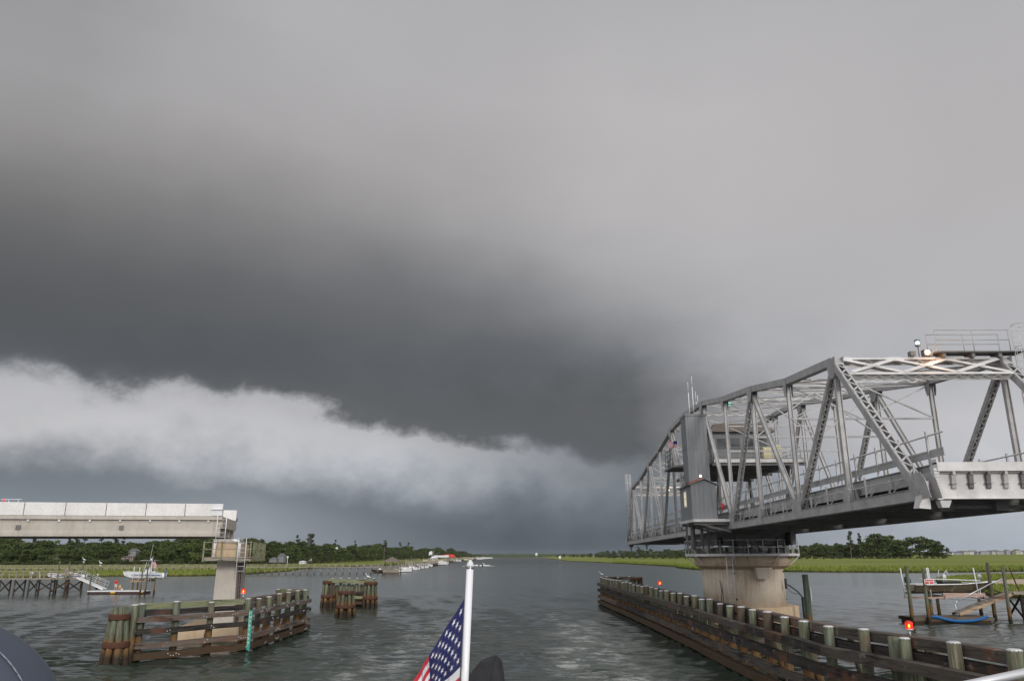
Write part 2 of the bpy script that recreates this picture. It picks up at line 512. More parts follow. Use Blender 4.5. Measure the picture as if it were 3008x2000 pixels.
# ------------------------------------------------------------------ water
def f_water(x, g, b):
    gx, gy, gz = x.sep(g)
    v = x.vec(gx, gy, 0.0)
    dist = x.m('SQRT', x.m('ADD', x.m('POWER', gx, 2), x.m('POWER', gy, 2)))
    nA = x.noise(x.scale(v, (.75, 1.0, 1)), .55, 3, .5)
    nB = x.noise(x.scale(v, (.6, 1.0, 1)), 1.9, 5, .62)
    nC = x.noise(x.scale(v, (.22, 1, 1)), .045, 3, .5)
    # wake: two foamy edges and disturbed water between them
    def band(c, w_): return x.rng(x.m('ABSOLUTE', x.m('SUBTRACT', gx, c)), w_ * .25, w_, 1, 0, True)
    wob = x.m('MULTIPLY', x.m('SUBTRACT', x.noise(x.vec(0.0, gy, 4.0), .09, 2), .5), 4)
    lft = band(x.m('ADD', x.m('ADD', -6.6, x.m('MULTIPLY', gy, .004)), wob), 2.6)
    rgt = band(x.m('ADD', x.m('ADD', 4.2, x.m('MULTIPLY', gy, .006)), wob), 3.4)
    far = x.rng(gy, 45, 125, 1, .0, True)
    near = x.rng(gy, 4, 12, 0, 1)
    reg = x.m('MULTIPLY', x.m('MULTIPLY', x.m('MAXIMUM', x.m('MULTIPLY', lft, .8), rgt), far), near)
    mid = x.m('MULTIPLY', band(-1.0, 8.5), x.m('MULTIPLY', far, near))
    f1 = x.noise(x.vec(x.m('MULTIPLY', gx, .55), x.m('MULTIPLY', gy, 1.1), 2.0), .95, 8, .7)
    fr = x.m('SUBTRACT', 1.0, x.m('MULTIPLY', x.m('ABSOLUTE', x.m('SUBTRACT', x.noise(x.vec(x.m('MULTIPLY', gx, .35), x.m('MULTIPLY', gy, .9), 8.0), .8, 7, .66), .5)), 13), clamp=True)
    f2 = x.noise(x.vec(gx, gy, 5.0), .28, 3, .55)
    thr = x.m('SUBTRACT', .70, x.m('MULTIPLY', reg, x.m('ADD', .05, x.m('MULTIPLY', f2, .19))))
    foam = x.m('MULTIPLY', x.m('DIVIDE', x.m('SUBTRACT', f1, thr), .09, clamp=True), x.rng(reg, .02, .3))
    fil = x.m('MULTIPLY', x.m('MULTIPLY', fr, x.rng(f1, .42, .56)), x.m('MULTIPLY', reg, .8))
    foam = x.m('MAXIMUM', x.m('MULTIPLY', foam, .42), x.m('MULTIPLY', fil, .6))
    thin = x.m('MULTIPLY', x.rng(f2, .35, .75), x.m('MULTIPLY', reg, .10))
    foam = x.m('MAXIMUM', foam, thin)
    # scattered small caps
    h = x.m('ADD', x.m('MULTIPLY', nA, .55), x.m('MULTIPLY', nB, .26))
    calm = x.m('SUBTRACT', 1.0, x.m('MULTIPLY', mid, .35))
    amp = x.m('MULTIPLY', x.m('MULTIPLY', x.rng(nC, .3, .7, .62, 1.15), calm), x.rng(dist, 60, 900, 1.0, .55))
    h = x.m('MULTIPLY', h, amp)
    bump(x, b, h, .17, 1.0)
    x.put(b.inputs['Roughness'], x.m('ADD', x.rng(dist, 20, 700, .10, .30), x.m('MULTIPLY', foam, .5)))
    body = x.mix(x.rng(nC, .35, .65), (.020, .028, .021, 1), (.032, .041, .031, 1))
    b.inputs['IOR'].default_value = 1.33
    return x.mix(foam, body, (.62, .63, .60, 1))


WATER = mat('estuary_water', f_water, .1, spec=.5)
import numpy as np
rs = np.random.RandomState(4)
rows = [-300.0, -120.0, -40.0, -8.0, 4.0, 9.0]
while rows[-1] < 420: rows.append(rows[-1] * 1.0042)
while rows[-1] < 7000: rows.append(rows[-1] * 1.12)
rows[-1] = 7000.0
cols = [-400., -60., -12., -4., -1.9, -1.2] + list(np.linspace(-.82, .82, 520)) + [1.2, 1.9, 4., 12., 60., 400.]
YY, UU = np.meshgrid(np.array(rows), np.array(cols), indexing='ij')
XX = np.clip(UU * np.maximum(YY, 9.0), -6000, 6000)
ZZ = np.zeros_like(XX)
cell = np.maximum(YY * .0042, YY * .0032)
for _ in range(70):
    lam = .42 * (5.5 ** rs.rand()) * .88; th = np.pi / 2 + rs.normal(0, .38) + .1; k = 2 * np.pi / lam
    amp = .0072 * lam ** .9 * (1 + .5 * rs.rand())
    ph = rs.rand() * 6.28
    ZZ += amp * np.clip((lam / cell - 2.5) / 3, 0, 1) * np.sin(k * (np.cos(th) * XX + np.sin(th) * YY) + ph + .9 * np.sin(k * .13 * XX + ph * 3))
# calmer and rougher patches of the chop
pt = .5 + .5 * np.sin(XX * .05 + 1.7 * np.sin(YY * .031)) * np.sin(YY * .043 + 1.3 * np.sin(XX * .027))
calm_ = 1 - .35 * np.exp(-((XX + .8) / 5.5) ** 2) * (YY < 160)
ZZ *= (.66 + .38 * pt) * calm_
ZZ[YY < 9.5] = 0
nr, nc = XX.shape
me = bpy.data.meshes.new('water')
vtx = np.stack([XX, YY, ZZ], -1).reshape(-1, 3).astype(np.float32)
ii = (np.arange(nr - 1)[:, None] * nc + np.arange(nc - 1)[None, :]).reshape(-1)
fc = np.stack([ii, ii + 1, ii + nc + 1, ii + nc], -1).astype(np.int32)
me.vertices.add(len(vtx)); me.vertices.foreach_set('co', vtx.ravel())
me.loops.add(fc.size); me.loops.foreach_set('vertex_index', fc.ravel())
me.polygons.add(len(fc)); me.polygons.foreach_set('loop_start', np.arange(len(fc), dtype=np.int32) * 4)
me.polygons.foreach_set('use_smooth', np.ones(len(fc), dtype=bool))
me.update(calc_edges=True); me.validate(); me.materials.append(WATER)
wat = bpy.data.objects.new('water', me); COL.objects.link(wat); struct(wat)


def f_grass(x, g, b):
    n1 = x.noise(x.scale(g, (.12, .6, 1)), .09, 5, .6); n2 = x.noise(x.scale(g, (1, 1, 1)), .35, 5, .7)
    base = x.mix(x.rng(n1, .38, .62), (.13, .155, .030, 1), (.22, .232, .06, 1))
    base = x.mix(x.rng(n2, .5, .75, 0, .6), base, (.08, .10, .025, 1))
    z = x.sep(g)[2]
    return x.mix(x.rng(z, .1, .5, .9, 0), base, (.035, .025, .012, 1))


GRASS = mat('marsh_grass', f_grass, .95, spec=.1)


def shore_sheet(name, pts, outs, zs):
    """marsh sheet: pts = shoreline points, each carried inland by the factors outs at heights zs"""
    mb = MB(); n = len(pts)
    for k, (o_, z_) in enumerate(zip(outs, zs)):
        for p in pts:
            jz = noise.noise(Vector((p.x * o_ * .05, p.y * o_ * .05, 0))) * .15 if k > 1 else 0
            mb.v.append(Vector((p.x * o_, p.y * o_, z_ + jz)))
    for k in range(len(outs) - 1):
        for i in range(n - 1):
            b_ = k * n + i; mb.face([b_, b_ + 1, b_ + n + 1, b_ + n], False)
    o = obj(mb, name, GRASS); fixn(o)
    return struct(o)


def resample(pl, step, jit):
    out = []
    for a, b_ in zip(pl, pl[1:]):
        k = max(1, int((b_ - a).length / step))
        for i in range(k):
            p = a.lerp(b_, i / k)
            w_ = noise.noise(Vector((p.x * .06, p.y * .06, 1.7))) * jit + noise.noise(Vector((p.x * .25, p.y * .25, 4))) * jit * .4
            out.append(Vector((p.x, p.y + w_, 0)))
    out.append(pl[-1]); return out


left_px = [(-900, 1700), (-400, 1699), (0, 1698), (250, 1693), (600, 1690), (720, 1686), (780, 1682), (850, 1677), (880, 1671), (930, 1668), (1000, 1664.5), (1085, 1661), (1140, 1660), (1200, 1655), (1300, 1648), (1380, 1642.5), (1430, 1638.2), (1452, 1636)]
right_px = [(1585, 1636.6), (1620, 1641), (1662, 1647), (1750, 1651), (1850, 1656), (1985, 1664), (1995, 1668), (2048, 1673), (2350, 1679), (2700, 1681), (3008, 1677), (3400, 1673)]
LS = resample([G(*p) for p in left_px], 5, 5)
RS = resample([G(*p) for p in right_px], 5, 5)
shore_sheet('marsh_left', LS, (1, 1.002, 1.012, 1.15, 1.4, 1.62, 2.2, 6), (-.2, .5, .75, .9, 1.3, 2.2, 3, 4))
shore_sheet('marsh_right', RS, (1, 1.002, 1.012, 1.3, 1.8, 2.6, 5, 14), (-.2, .5, .75, 1.0, 1.8, 3.0, 3.6, 4.5))


def tufts(name, spots, h0, h1, mat_, label=None):
    mb = MB()
    for p in spots:
        hh = random.uniform(h0, h1); t = random.uniform(0, math.pi); w_ = random.uniform(.12, .3)
        lean = Vector((random.uniform(-.3, .3), random.uniform(-.3, .3), 0)) * hh
        a = Vector((math.cos(t), math.sin(t), 0)) * w_
        b_ = len(mb.v); mb.v += [p - a, p + a, p + lean + Vector((0, 0, hh)) + a * .25, p + lean + Vector((0, 0, hh)) - a * .25]
        mb.face([b_, b_ + 1, b_ + 2, b_ + 3])
    o = obj(mb, name, mat_); o['kind'] = 'stuff'; o['label'] = label or 'tall green marsh grass along the bank'
    return o


def f_blade(x, g, b):
    n1 = x.noise(g, .15, 4, .6); n2 = x.noise(g, 3, 2)
    base = x.mix(x.rng(n1, .35, .65), (.13, .17, .03, 1), (.23, .26, .058, 1))
    base = x.mix(x.rng(n2, .4, .7, 0, .5), base, (.07, .09, .02, 1))
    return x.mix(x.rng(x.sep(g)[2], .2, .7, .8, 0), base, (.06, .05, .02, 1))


BLADE = mat('marsh_blades', f_blade, .9, spec=.1)


def edge_spots(S, n, dmax, zf, maxY=600):
    out = []; S = [p for p in S if p.y < maxY]
    while len(out) < n:
        i = random.randrange(len(S) - 1); p = S[i].lerp(S[i + 1], random.random())
        k = 1 + random.random() ** 2 * dmax
        out.append(Vector((p.x * k, p.y * k, zf(k))))
    return out


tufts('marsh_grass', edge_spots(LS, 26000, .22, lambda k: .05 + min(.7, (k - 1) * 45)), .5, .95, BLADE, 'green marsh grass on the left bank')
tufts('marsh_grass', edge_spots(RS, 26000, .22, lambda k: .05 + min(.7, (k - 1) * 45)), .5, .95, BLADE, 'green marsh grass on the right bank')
# ================================================================== SWING BRIDGE (one thing, turned open)
X0, TW, YN, PAN = 15.7, 8.1, 30.17, 6.62
X1 = X0 + TW


def bz(Y): return 7.45 - .0075 * (Y - 30.2)


HT = [0, 7.3, 7.8, 8.8, 9.5, 10.5, 10.75, 10.5, 9.5, 8.8, 7.8, 7.3, 0]
NY = [YN + PAN * i for i in range(13)]


def B(i, x): return V(x, NY[i], bz(NY[i]) + .25)


def T(i, x): return V(x, NY[i], bz(NY[i]) + HT[i] - .15)


br = thing('swing_bridge', 'grey steel truss swing bridge turned open over its round concrete pier', 'bridge', (19.75, 69.9, 5.6))
for x in (X0, X1):
    mb = MB()
    a, b_ = V(x, NY[0] - .2, bz(NY[0]) + .25), V(x, NY[12] + .2, bz(NY[12]) + .25)
    for sg in (-.17, .17): mb.beam(a, b_, .03, .42, (1, 0, 0), off=(sg, 0))
    for dz_ in (-.22, .22):
        for sg in (-.17, .17): mb.beam(a, b_, .12, .02, (1, 0, 0), off=(sg, dz_))
    for k in range(220):
        t0 = (b_ - a) * (k / 220) + a; t1 = (b_ - a) * ((k + 1) / 220) + a
        s_ = .14 if k % 2 else -.14
        mb.beam(t0 + V(s_, 0, -.235), t1 + V(-s_, 0, -.235), .07, .012, (1, 0, 0))
    for i in range(13):      # gusset plates at the panel points
        w_ = .62 if i % 2 == 0 else .28
        for sg in (-.2, .2):
            p = V(x + sg, NY[i], bz(NY[i]))
            mb.extr([p + V(0, -w_ - .25, .05), p + V(0, w_ + .25, .05), p + V(0, w_, .75), p + V(0, w_ * .5, 1.05), p + V(0, -w_ * .5, 1.05), p + V(0, -w_, .75)], (.018 if sg > 0 else -.018, 0, 0))
    obj(mb, 'bottom_chord', STEEL, br)
    mb = MB()
    for i in range(1, 11):
        a, b_ = T(i, x), T(i + 1, x)
        mb.beam(a, b_, .40, .022, (1, 0, 0), off=(0, .19))
        for sg in (-.17, .17): mb.beam(a, b_, .03, .34, (1, 0, 0), off=(sg, 0))
        for sg in (-.14, .14): mb.beam(a, b_, .09, .02, (1, 0, 0), off=(sg, -.18))
        k = 17
        for j in range(k):
            s_ = .13 if j % 2 else -.13
            mb.beam(a.lerp(b_, j / k) + V(s_, 0, -.2), a.lerp(b_, (j + 1) / k) + V(-s_, 0, -.2), .07, .012, (1, 0, 0))
    for i in range(1, 12):
        w_ = .55 if i % 2 else .25
        for sg in (-.2, .2):
            p = T(i, x) + V(sg, 0, 0)
            mb.extr([p + V(0, -w_, .12), p + V(0, w_, .12), p + V(0, w_ * .8, -.5), p + V(0, w_ * .35, -.85), p + V(0, -w_ * .35, -.85), p + V(0, -w_ * .8, -.5)], (.016 if sg > 0 else -.016, 0, 0))
    fixn(obj(mb, 'top_chord', STEEL, br))
    for (i, j) in ((0, 1), (12, 11)):
        mb = MB(); laced(mb, B(i, x), T(j, x), .42, .34, pitch=.36, tw=.035); obj(mb, 'end_post', STEEL, br)
    for i in range(1, 12):
        mb = MB(); hsec(mb, B(i, x), T(i, x) - V(0, 0, .1), .23 if i % 2 else .2, .2); obj(mb, 'vertical_post', STEEL, br)
    for k, (i, j) in enumerate(((1, 2), (3, 2), (3, 4), (5, 4), (5, 6), (7, 6), (7, 8), (9, 8), (9, 10), (11, 10))):
        mb = MB()
        if k in (0, 2, 5, 7, 9): laced(mb, T(i, x) - V(0, 0, .2), B(j, x), .32, .22, pitch=.3)
        else: hsec(mb, T(i, x) - V(0, 0, .2), B(j, x), .24, .21)
        obj(mb, 'diagonal_brace', STEEL, br)
# overhead bracing
for i in range(2, 11):
    mb = MB(); z = bz(NY[i]) + HT[i] - .15
    mb.beam(V(X0, NY[i], z + .12), V(X1, NY[i], z + .12), .3, .02, (0, 1, 0)); mb.beam(V(X0, NY[i], z - .12), V(X1, NY[i], z - .12), .2, .02, (0, 1, 0))
    k = 16
    for j in range(k):
        s_ = .1 if j % 2 else -.1
        mb.beam(V(X0 + TW * j / k, NY[i] - .09, z + s_), V(X0 + TW * (j + 1) / k, NY[i] - .09, z - s_), .012, .06, (0, 1, 0))
    obj(mb, 'top_strut', STEELW, br)
    if i in (5, 6, 7): continue
    mb = MB(); zs = bz(NY[i]) + 5.5
    mb.beam(V(X0, NY[i], zs), V(X1, NY[i], zs), .1, .1, (0, 1, 0))
    zt = z - .2
    if i in (2, 10, 3, 9):
        mb.beam(V(X0, NY[i], zs), V(X0 + TW / 2, NY[i], zt), .07, .07, (0, 1, 0)); mb.beam(V(X1, NY[i], zs), V(X0 + TW / 2, NY[i], zt), .07, .07, (0, 1, 0))
        mb.beam(V(X0, NY[i] + .08, zt), V(X0 + TW / 2, NY[i] + .08, zs), .07, .07, (0, 1, 0)); mb.beam(V(X1, NY[i] + .08, zt), V(X0 + TW / 2, NY[i] + .08, zs), .07, .07, (0, 1, 0))
    else:
        zm = (zs + zt) / 2; mb.beam(V(X0, NY[i], zm), V(X1, NY[i], zm), .08, .08, (0, 1, 0))
        for (u0, u1, za, zb_) in ((0, .5, zt, zm), (1, .5, zt, zm), (0, .5, zm, zs), (1, .5, zm, zs)):
            mb.beam(V(X0 + TW * u0, NY[i] + .05, za), V(X0 + TW * u1, NY[i] + .05, zb_), .06, .06, (0, 1, 0))
    obj(mb, 'sway_frame', STEEL, br)
for i in range(1, 11):
    mb = MB()
    for (xa, xb) in ((X0, X1), (X1, X0)):
        a, b_ = T(i, xa), T(i + 1, xb); o = V(0, 0, .02 if xa < xb else -.1)
        mb.beam(a + o, b_ + o, .14, .015, None); mb.beam(a + o, b_ + o, .015, .12, None, off=(0, -.06))
    obj(mb, 'lateral_brace', STEELW, br)
# portals in the plane of the end posts
for (i0, i1) in ((0, 1), (12, 11)):
    mb = MB(); d = (B(i0, 0) - T(i1, 0)); d = V(0, d.y, d.z).normalized()
    fr = (T(i1, 0) + V(0, 0, .05)); fr = V(0, fr.y, fr.z)
    def P(x, t, o=0.0): return V(x, fr.y, fr.z) + d * t + V(0, -d.z, d.y) * o * (1 if i0 == 0 else -1)
    for t in (.12, 1.42):
        for o in (-.16, .16):
            mb.beam(P(X0 + .2, t, o), P(X1 - .2, t, o), .16, .022, d)
        mb.beam(P(X0 + .2, t), P(X1 - .2, t), .022, .3, d, off=(0, 0))
        k = 24
        for j in range(k):
            s_ = .13 if j % 2 else -.13
            mb.beam(P(X0 + .3 + (TW - .6) * j / k, t + .07, s_), P(X0 + .3 + (TW - .6) * (j + 1) / k, t + .07, -s_), .012, .07, d)
    for j in range(3):
        xa = X0 + .3 + (TW - .6) * j / 3; xb = X0 + .3 + (TW - .6) * (j + 1) / 3
        for (u, v_, o) in ((.2, 1.34, .172), (1.34, .2, .196)):
            mb.beam(P(xa, u, -o), P(xb, v_, -o), .2, .02, d); mb.beam(P(xa, u, -o + .08), P(xb, v_, -o + .08), .03, .14, d)
        mb.beam(P(xa - .25 if j else xa, .17, -.16), P(xa + .45, .17, -.16), .34, .028, d)
        mb.beam(P((xa + xb) / 2 - .3, .77, -.21), P((xa + xb) / 2 + .3, .77, -.21), .2, .02, d)
    obj(mb, 'portal_frame', STEELW, br)
# floor system
mb = MB()
a, b_ = V((X0 + X1) / 2, NY[0] + .15, bz(NY[0]) + 1.22), V((X0 + X1) / 2, NY[12] - .15, bz(NY[12]) + 1.22)
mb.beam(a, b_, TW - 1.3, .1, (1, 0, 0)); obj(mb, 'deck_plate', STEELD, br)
for xs in (-2.7, -1.35, 0, 1.35, 2.7):
    mb = MB(); o = V(xs, 0, 0)
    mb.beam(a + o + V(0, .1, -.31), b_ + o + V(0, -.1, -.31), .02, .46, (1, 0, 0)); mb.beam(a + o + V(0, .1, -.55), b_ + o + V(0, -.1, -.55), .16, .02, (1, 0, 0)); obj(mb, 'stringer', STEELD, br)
for i in range(1, 13):
    mb = MB(); z = bz(NY[i]); y = NY[i]
    y = min(y, NY[12] - .02)
    mb.beam(V(X0 + .23, y, z + .52), V(X1 - .23, y, z + .52), .025, .98 if i < 12 else .98, (0, 1, 0))
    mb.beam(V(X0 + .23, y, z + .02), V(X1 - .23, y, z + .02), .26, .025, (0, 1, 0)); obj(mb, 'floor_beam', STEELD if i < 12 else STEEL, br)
for i in range(12):
    mb = MB()
    for (xa, xb, dz_) in ((X0, X1, 0), (X1, X0, .03)):
        mb.beam(V(xa, NY[i], bz(NY[i]) + .03 + dz_), V(xb, NY[i + 1], bz(NY[i + 1]) + .03 + dz_), .1, .014, None)
    obj(mb, 'bottom_lateral_brace', STEELD, br)
for sg, x in ((1, X0), (-1, X1)):
    xe = x + sg * .52
    mb = MB(); a = V(xe, NY[0] + .12, bz(NY[0])); b_ = V(xe, NY[12] - .12, bz(NY[12]))
    mb.beam(a + V(0, 0, 1.05), b_ + V(0, 0, 1.05), .03, .62, (1, 0, 0)); mb.beam(a + V(0, 0, 1.37), b_ + V(0, 0, 1.37), .2, .025, (1, 0, 0)); mb.beam(a + V(-.02 * sg, 0, .73), b_ + V(-.02 * sg, 0, .73), .18, .025, (1, 0, 0))
    for k in range(36):
        t = a.lerp(b_, (k + .5) / 36) + V(-sg * .04, 0, 0); mb.beam(t + V(0, 0, .75), t + V(0, 0, 1.34), .05, .012, (1, 0, 0))
    obj(mb, 'edge_girder', STEEL, br)
    mb = MB()
    for z_ in (1.78,):
        mb.beam(a + V(0, -1.0 if sg > 0 else 0, z_), b_ + V(0, 0, z_), .05, .3, (1, 0, 0)); mb.beam(a + V(-.03 * sg, 0, z_ + .1), b_ + V(-.03 * sg, 0, z_ + .1), .03, .07, (1, 0, 0))
    mb.tube(a + V(0, -1.1 if sg > 0 else 0, 2.5), b_ + V(0, 0, 2.5), .035, n=6)
    for k in range(37):
        t = a.lerp(b_, k / 36.); mb.beam(t + V(sg * -.06, 0, 1.38), t + V(sg * -.06, 0, 2.66), .08, .08, (1, 0, 0))
    obj(mb, 'guard_rail', STEEL, br)
    mb = MB()
    for k in range(37):
        t = V(x - sg * .12, 0, 0) + V(0, NY[0] + .3 + (NY[12] - NY[0] - .6) * k / 36, 0); t.z = bz(t.y) + .47
        mb.beam(t, t + V(0, 0, .55 if k % 2 else .9), .06, .06, (1, 0, 0)); mb.beam(t + V(sg * .12, 0, .0), t + V(sg * .6, 0, .62), .03, .05, (0, 1, 0))
    a2, b2 = V(x - sg * .12, NY[0] + .3, bz(NY[0]) + .95), V(x - sg * .12, NY[12] - .3, bz(NY[12]) + .95)
    mb.tube(a2, b2, .018, n=5); obj(mb, 'chord_stub_rail', STEEL, br)
# near end girder with finger brackets
mb = MB(); y = NY[0] - .12; z = bz(NY[0])
mb.box(X0 + .5, X1 - .5, y - .03, y + .02, z + .08, z + 1.02)
mb.box(X0 + .5, X1 - .5, y - .14, y + .16, z + .05, z + .08); mb.box(X0 + .5, X1 - .5, y - .14, y + .1, z + 1.02, z + 1.05)
mb.box(X0 + .45, X1 - .45, y - .26, y - .22, z + .98 + .1, z + 1.42)
mb.box(X0 + .45, X1 - .45, y - .22, y + .1, z + 1.36, z + 1.42)
mb.box(X0 + .45, X0 + .5, y - .22, y + .3, z + 1.08, z + 1.55)
obj(mb, 'end_girder', STEELW, br)
for k in range(11):
    mb = MB(); x = X0 + .98 + k * .66
    mb.extr([V(x, y - .035, z + .42), V(x, y - .12, z + .45), V(x, y - .2, z + .95), V(x, y - .035, z + .95)], (.16, 0, 0))
    mb.box(x - .06, x + .2, y - .2, y - .035, z + .62, z + .64); mb.box(x + .03, x + .13, y - .24, y - .035, z + .95, z + 1.3)
    fixn(obj(mb, 'end_bracket', STEELD if k % 3 else STEEL, br))
mb = MB()
mb.box(X0 + .32, X0 + .52, y - .2, y - .04, z + .02, z + 1.2)
for k in range(10): mb.box(X0 + .34, X0 + .5, y - .23, y - .2, z + .1 + k * .11, z + .13 + k * .11)
mb.hexa([(X0 - .38, y - .1, z - .28), (X0 + .06, y - .1, z - .32), (X0 + .06, y + .35, z - .3), (X0 - .38, y + .35, z - .28), (X0 - .05, y - .1, z + .72), (X0 + .12, y - .1, z + .72), (X0 + .12, y + .35, z + .72), (X0 - .05, y + .35, z + .72)])
mb.hexa([(X0 + .36, y - .35, z - .28), (X0 + .62, y - .35, z - .28), (X0 + .62, y - .05, z - .28), (X0 + .36, y - .05, z - .28), (X0 + .28, y - .4, z - .02), (X0 + .72, y - .4, z - .02), (X0 + .72, y - .05, z - .02), (X0 + .28, y - .05, z - .02)])
obj(mb, 'end_bearing_shoe', STEELW, br)
mb = MB()
for xx in (X0 + 1.2, X0 + 3.4, X0 + 5.4):
    mb.box(xx, xx + .5, NY[0] + 1.2, NY[0] + 1.9, z - .32, z + .05)
mb.box(X0 + .6, X1 - .6, NY[0] + 1.45, NY[0] + 1.6, z - .22, z - .08)
obj(mb, 'end_lift_machinery', STEELD, br)
mb = MB()
for yy in (NY[10], NY[12] - .5): mb = MB(); mb.box(X0 + .1, X0 + .6, yy - .3, yy + .3, bz(yy) - .3, bz(yy) + .02); mb.box(X0 + .25, X0 + .4, yy - .1, yy + .1, bz(yy) - .75, bz(yy) - .3); obj(mb, 'wedge_drive', STEELD, br)
# walkway on the near portal, ladder cages, lamps
tz = T(1, 0).z + .3; ty = NY[1]
mb = MB(); mb.box(20.5, X1 + .9, ty - .5, ty + .35, tz + .02, tz + .08)
for xx in (20.8, 22.2, 23.5): mb.box(xx, xx + .15, ty - .4, ty + .3, tz - .22, tz + .02)
obj(mb, 'walkway', STEELD, br)
mb = MB()
for yy in (ty - .48, ty + .33):
    for zz in (.62, 1.12): mb.tube((20.5, yy, tz + zz), (X1 + .3, yy, tz + zz), .022, n=5)
    for xx in (20.5, 22.3, X1 + .25): mb.tube((xx, yy, tz + .08), (xx, yy, tz + 1.12), .022, n=5)
obj(mb, 'walkway_railing', STEEL, br)


def cage(cx, cy, z0, z1, rungs, side=1):
    mb = MB()
    for sx in (-.2, .2): mb.tube((cx + sx, cy, z0), (cx + sx, cy, z1), .025, n=5)
    k = int((z1 - z0) / .3)
    if rungs:
        for j in range(k): mb.tube((cx - .2, cy, z0 + j * .3 + .1), (cx + .2, cy, z0 + j * .3 + .1), .013, n=4)
    l = obj(mb, 'ladder', STEELW, br)
    mb = MB(); zz = z1 - .05
    while zz > z0 + 2.2:
        pts = [V(cx + math.cos(t) * .38, cy - side * (.05 + .38 + math.sin(t) * .4), zz) for t in [k_ * math.pi / 5 for k_ in range(11)]]
        mb.path(pts, .016, 4); zz -= 1.1
    for t in [k_ * math.pi / 5 for k_ in range(10)]:
        mb.tube((cx + math.cos(t) * .38, cy - side * (.43 + math.sin(t) * .4), z0 + 2.2), (cx + math.cos(t) * .38, cy - side * (.43 + math.sin(t) * .4), z1), .011, n=4)
    obj(mb, 'ladder_cage', STEELW, l)


cage(X1 + .75, ty - .3, tz - 6.2, tz + 1.35, True)
cage(X0 - .45, NY[11] + .6, 9.0, 15.8, True, -1)
mb = MB(); mb.tube((19.7, ty - .3, tz - .15), (19.7, ty - .3, tz + .34), .03); mb.lathe((19.7, ty - .3, tz + .34), [(.07, 0), (.13, .03), (.13, .08)], 12); mb.tube((19.58, ty - .3, tz + .38), (19.58, ty - .3, tz + .66), .012, n=5); mb.lathe((19.7, ty - .3, tz + .62), [(.13, 0), (.15, .03), (.05, .09)], 12)
nl = obj(mb, 'navigation_lamp', STEELD, br)
mb = MB(); mb.lathe((19.7, ty - .3, tz + .43), [(.08, 0), (.09, .08), (.08, .17)], 12); obj(mb, 'lens', E_CYA, nl)
mb = MB(); mb.box(19.95, 20.35, ty - .32, ty - .02, tz - .1, tz + .2)
fl = obj(mb, 'flood_lamp', STEELD, br)
mb = MB(); mb.box(19.25, 19.5, ty - .4, ty - .1, tz - .12, tz + .1); obj(mb, 'junction_box', STEELD, br)
mb = MB(); mb.lathe((20.1, ty - .34, tz + .05), [(.11, 0), (.1, .03), (.04, .05)], 14, (-.1, -1, -.3)); obj(mb, 'lamp_glass', E_WHT, fl)
pl_ = bpy.data.lights.new('flood_light', 'POINT'); pl_.energy = 22; pl_.color = (1, .5, .22); pl_.shadow_soft_size = .15
po = bpy.data.objects.new('flood_light', pl_); COL.objects.link(po); po.parent = fl; po.location = V(20.2, ty - .75, tz - .15) - Vector(br['_at'])
for (p, m_) in (((17.9, NY[5], 17.45), E_GRN), ((19.9, NY[11] - .3, 14.3), E_GRN)):
    mb = MB(); mb.tube(V(*p) - V(0, 0, .35), V(*p) - V(0, 0, .1), .03); n_ = obj(mb, 'navigation_lamp', STEELD, br)
    mb = MB(); mb.lathe(V(*p) - V(0, 0, .1), [(.1, 0), (.13, .12), (.1, .24)], 10); obj(mb, 'lens', m_, n_)
mb = MB(); mb.box(20.0, 20.3, NY[11] - .25, NY[11] - .05, 13.5, 13.8); f2_ = obj(mb, 'flood_lamp', STEELD, br)
mb = MB(); mb.lathe((20.15, NY[11] - .27, 13.65), [(.22, 0), (.18, .04)], 12, (0, -1, -.2)); obj(mb, 'lamp_glass', E_WHT, f2_)
pl2 = bpy.data.lights.new('flood_light', 'POINT'); pl2.energy = 22; pl2.color = (1, .45, .2); pl2.shadow_soft_size = .15
po2 = bpy.data.objects.new('flood_light', pl2); COL.objects.link(po2); po2.parent = f2_; po2.location = V(20.15, NY[11] - .7, 13.3) - Vector(br['_at'])
# operator's house on its platform between the trusses
pz = 13.0
pf = MB(); pf.box(X0 + .5, X1 - .6, 62.6, 77.0, pz - .35, pz - .25)
for yy in (62.7, 65.5, 68.4, 71.2, 74, 76.8): pf.box(X0 + .3, X1 - .3, yy - .1, yy + .1, pz - .62, pz - .36)
pf.box(X0 + .42, X1 - .55, 62.5, 62.56, pz - .42, pz - .05)
for xx in (X0 + 1.2, X1 - 1.2):
    for yy in (64.5, 75): pf.beam((xx, yy, bz(yy) + 1.3), (xx, yy, pz - .62), .2, .2, (1, 0, 0)); pf.beam((xx, yy + (1.5 if yy < 70 else -1.5), bz(yy) + 1.3), (xx, yy - .4 * (1 if yy < 70 else -1), pz - .62), .16, .16, (1, 0, 0))
pfo = obj(pf, 'house_platform', STEELD, br)
mb = MB(); mb.box(X0 + .4, X1 - .5, 62.44, 62.5, pz - .4, pz - .12)
obj(mb, 'platform_fascia', STEELW, pfo)
mb = MB()
for (x_, y0_, x1_, y1_) in ((X0 + .6, 62.6, X1 - .7, 62.6), (X1 - .7, 62.6, X1 - .7, 76.9), (X0 + .6, 62.6, X0 + .6, 76.9), (X0 + .6, 76.9, X1 - .7, 76.9)):
    L_ = math.hypot(x1_ - x_, y1_ - y0_); k = max(2, int(L_ / 1.1))
    for zz in (.35, .7, 1.05): mb.tube((x_, y0_, pz - .2 + zz), (x1_, y1_, pz - .2 + zz), .02, n=5)
    for j in range(k + 1): mb.tube((x_ + (x1_ - x_) * j / k, y0_ + (y1_ - y0_) * j / k, pz - .25), (x_ + (x1_ - x_) * j / k, y0_ + (y1_ - y0_) * j / k, pz + .85), .025, n=5)
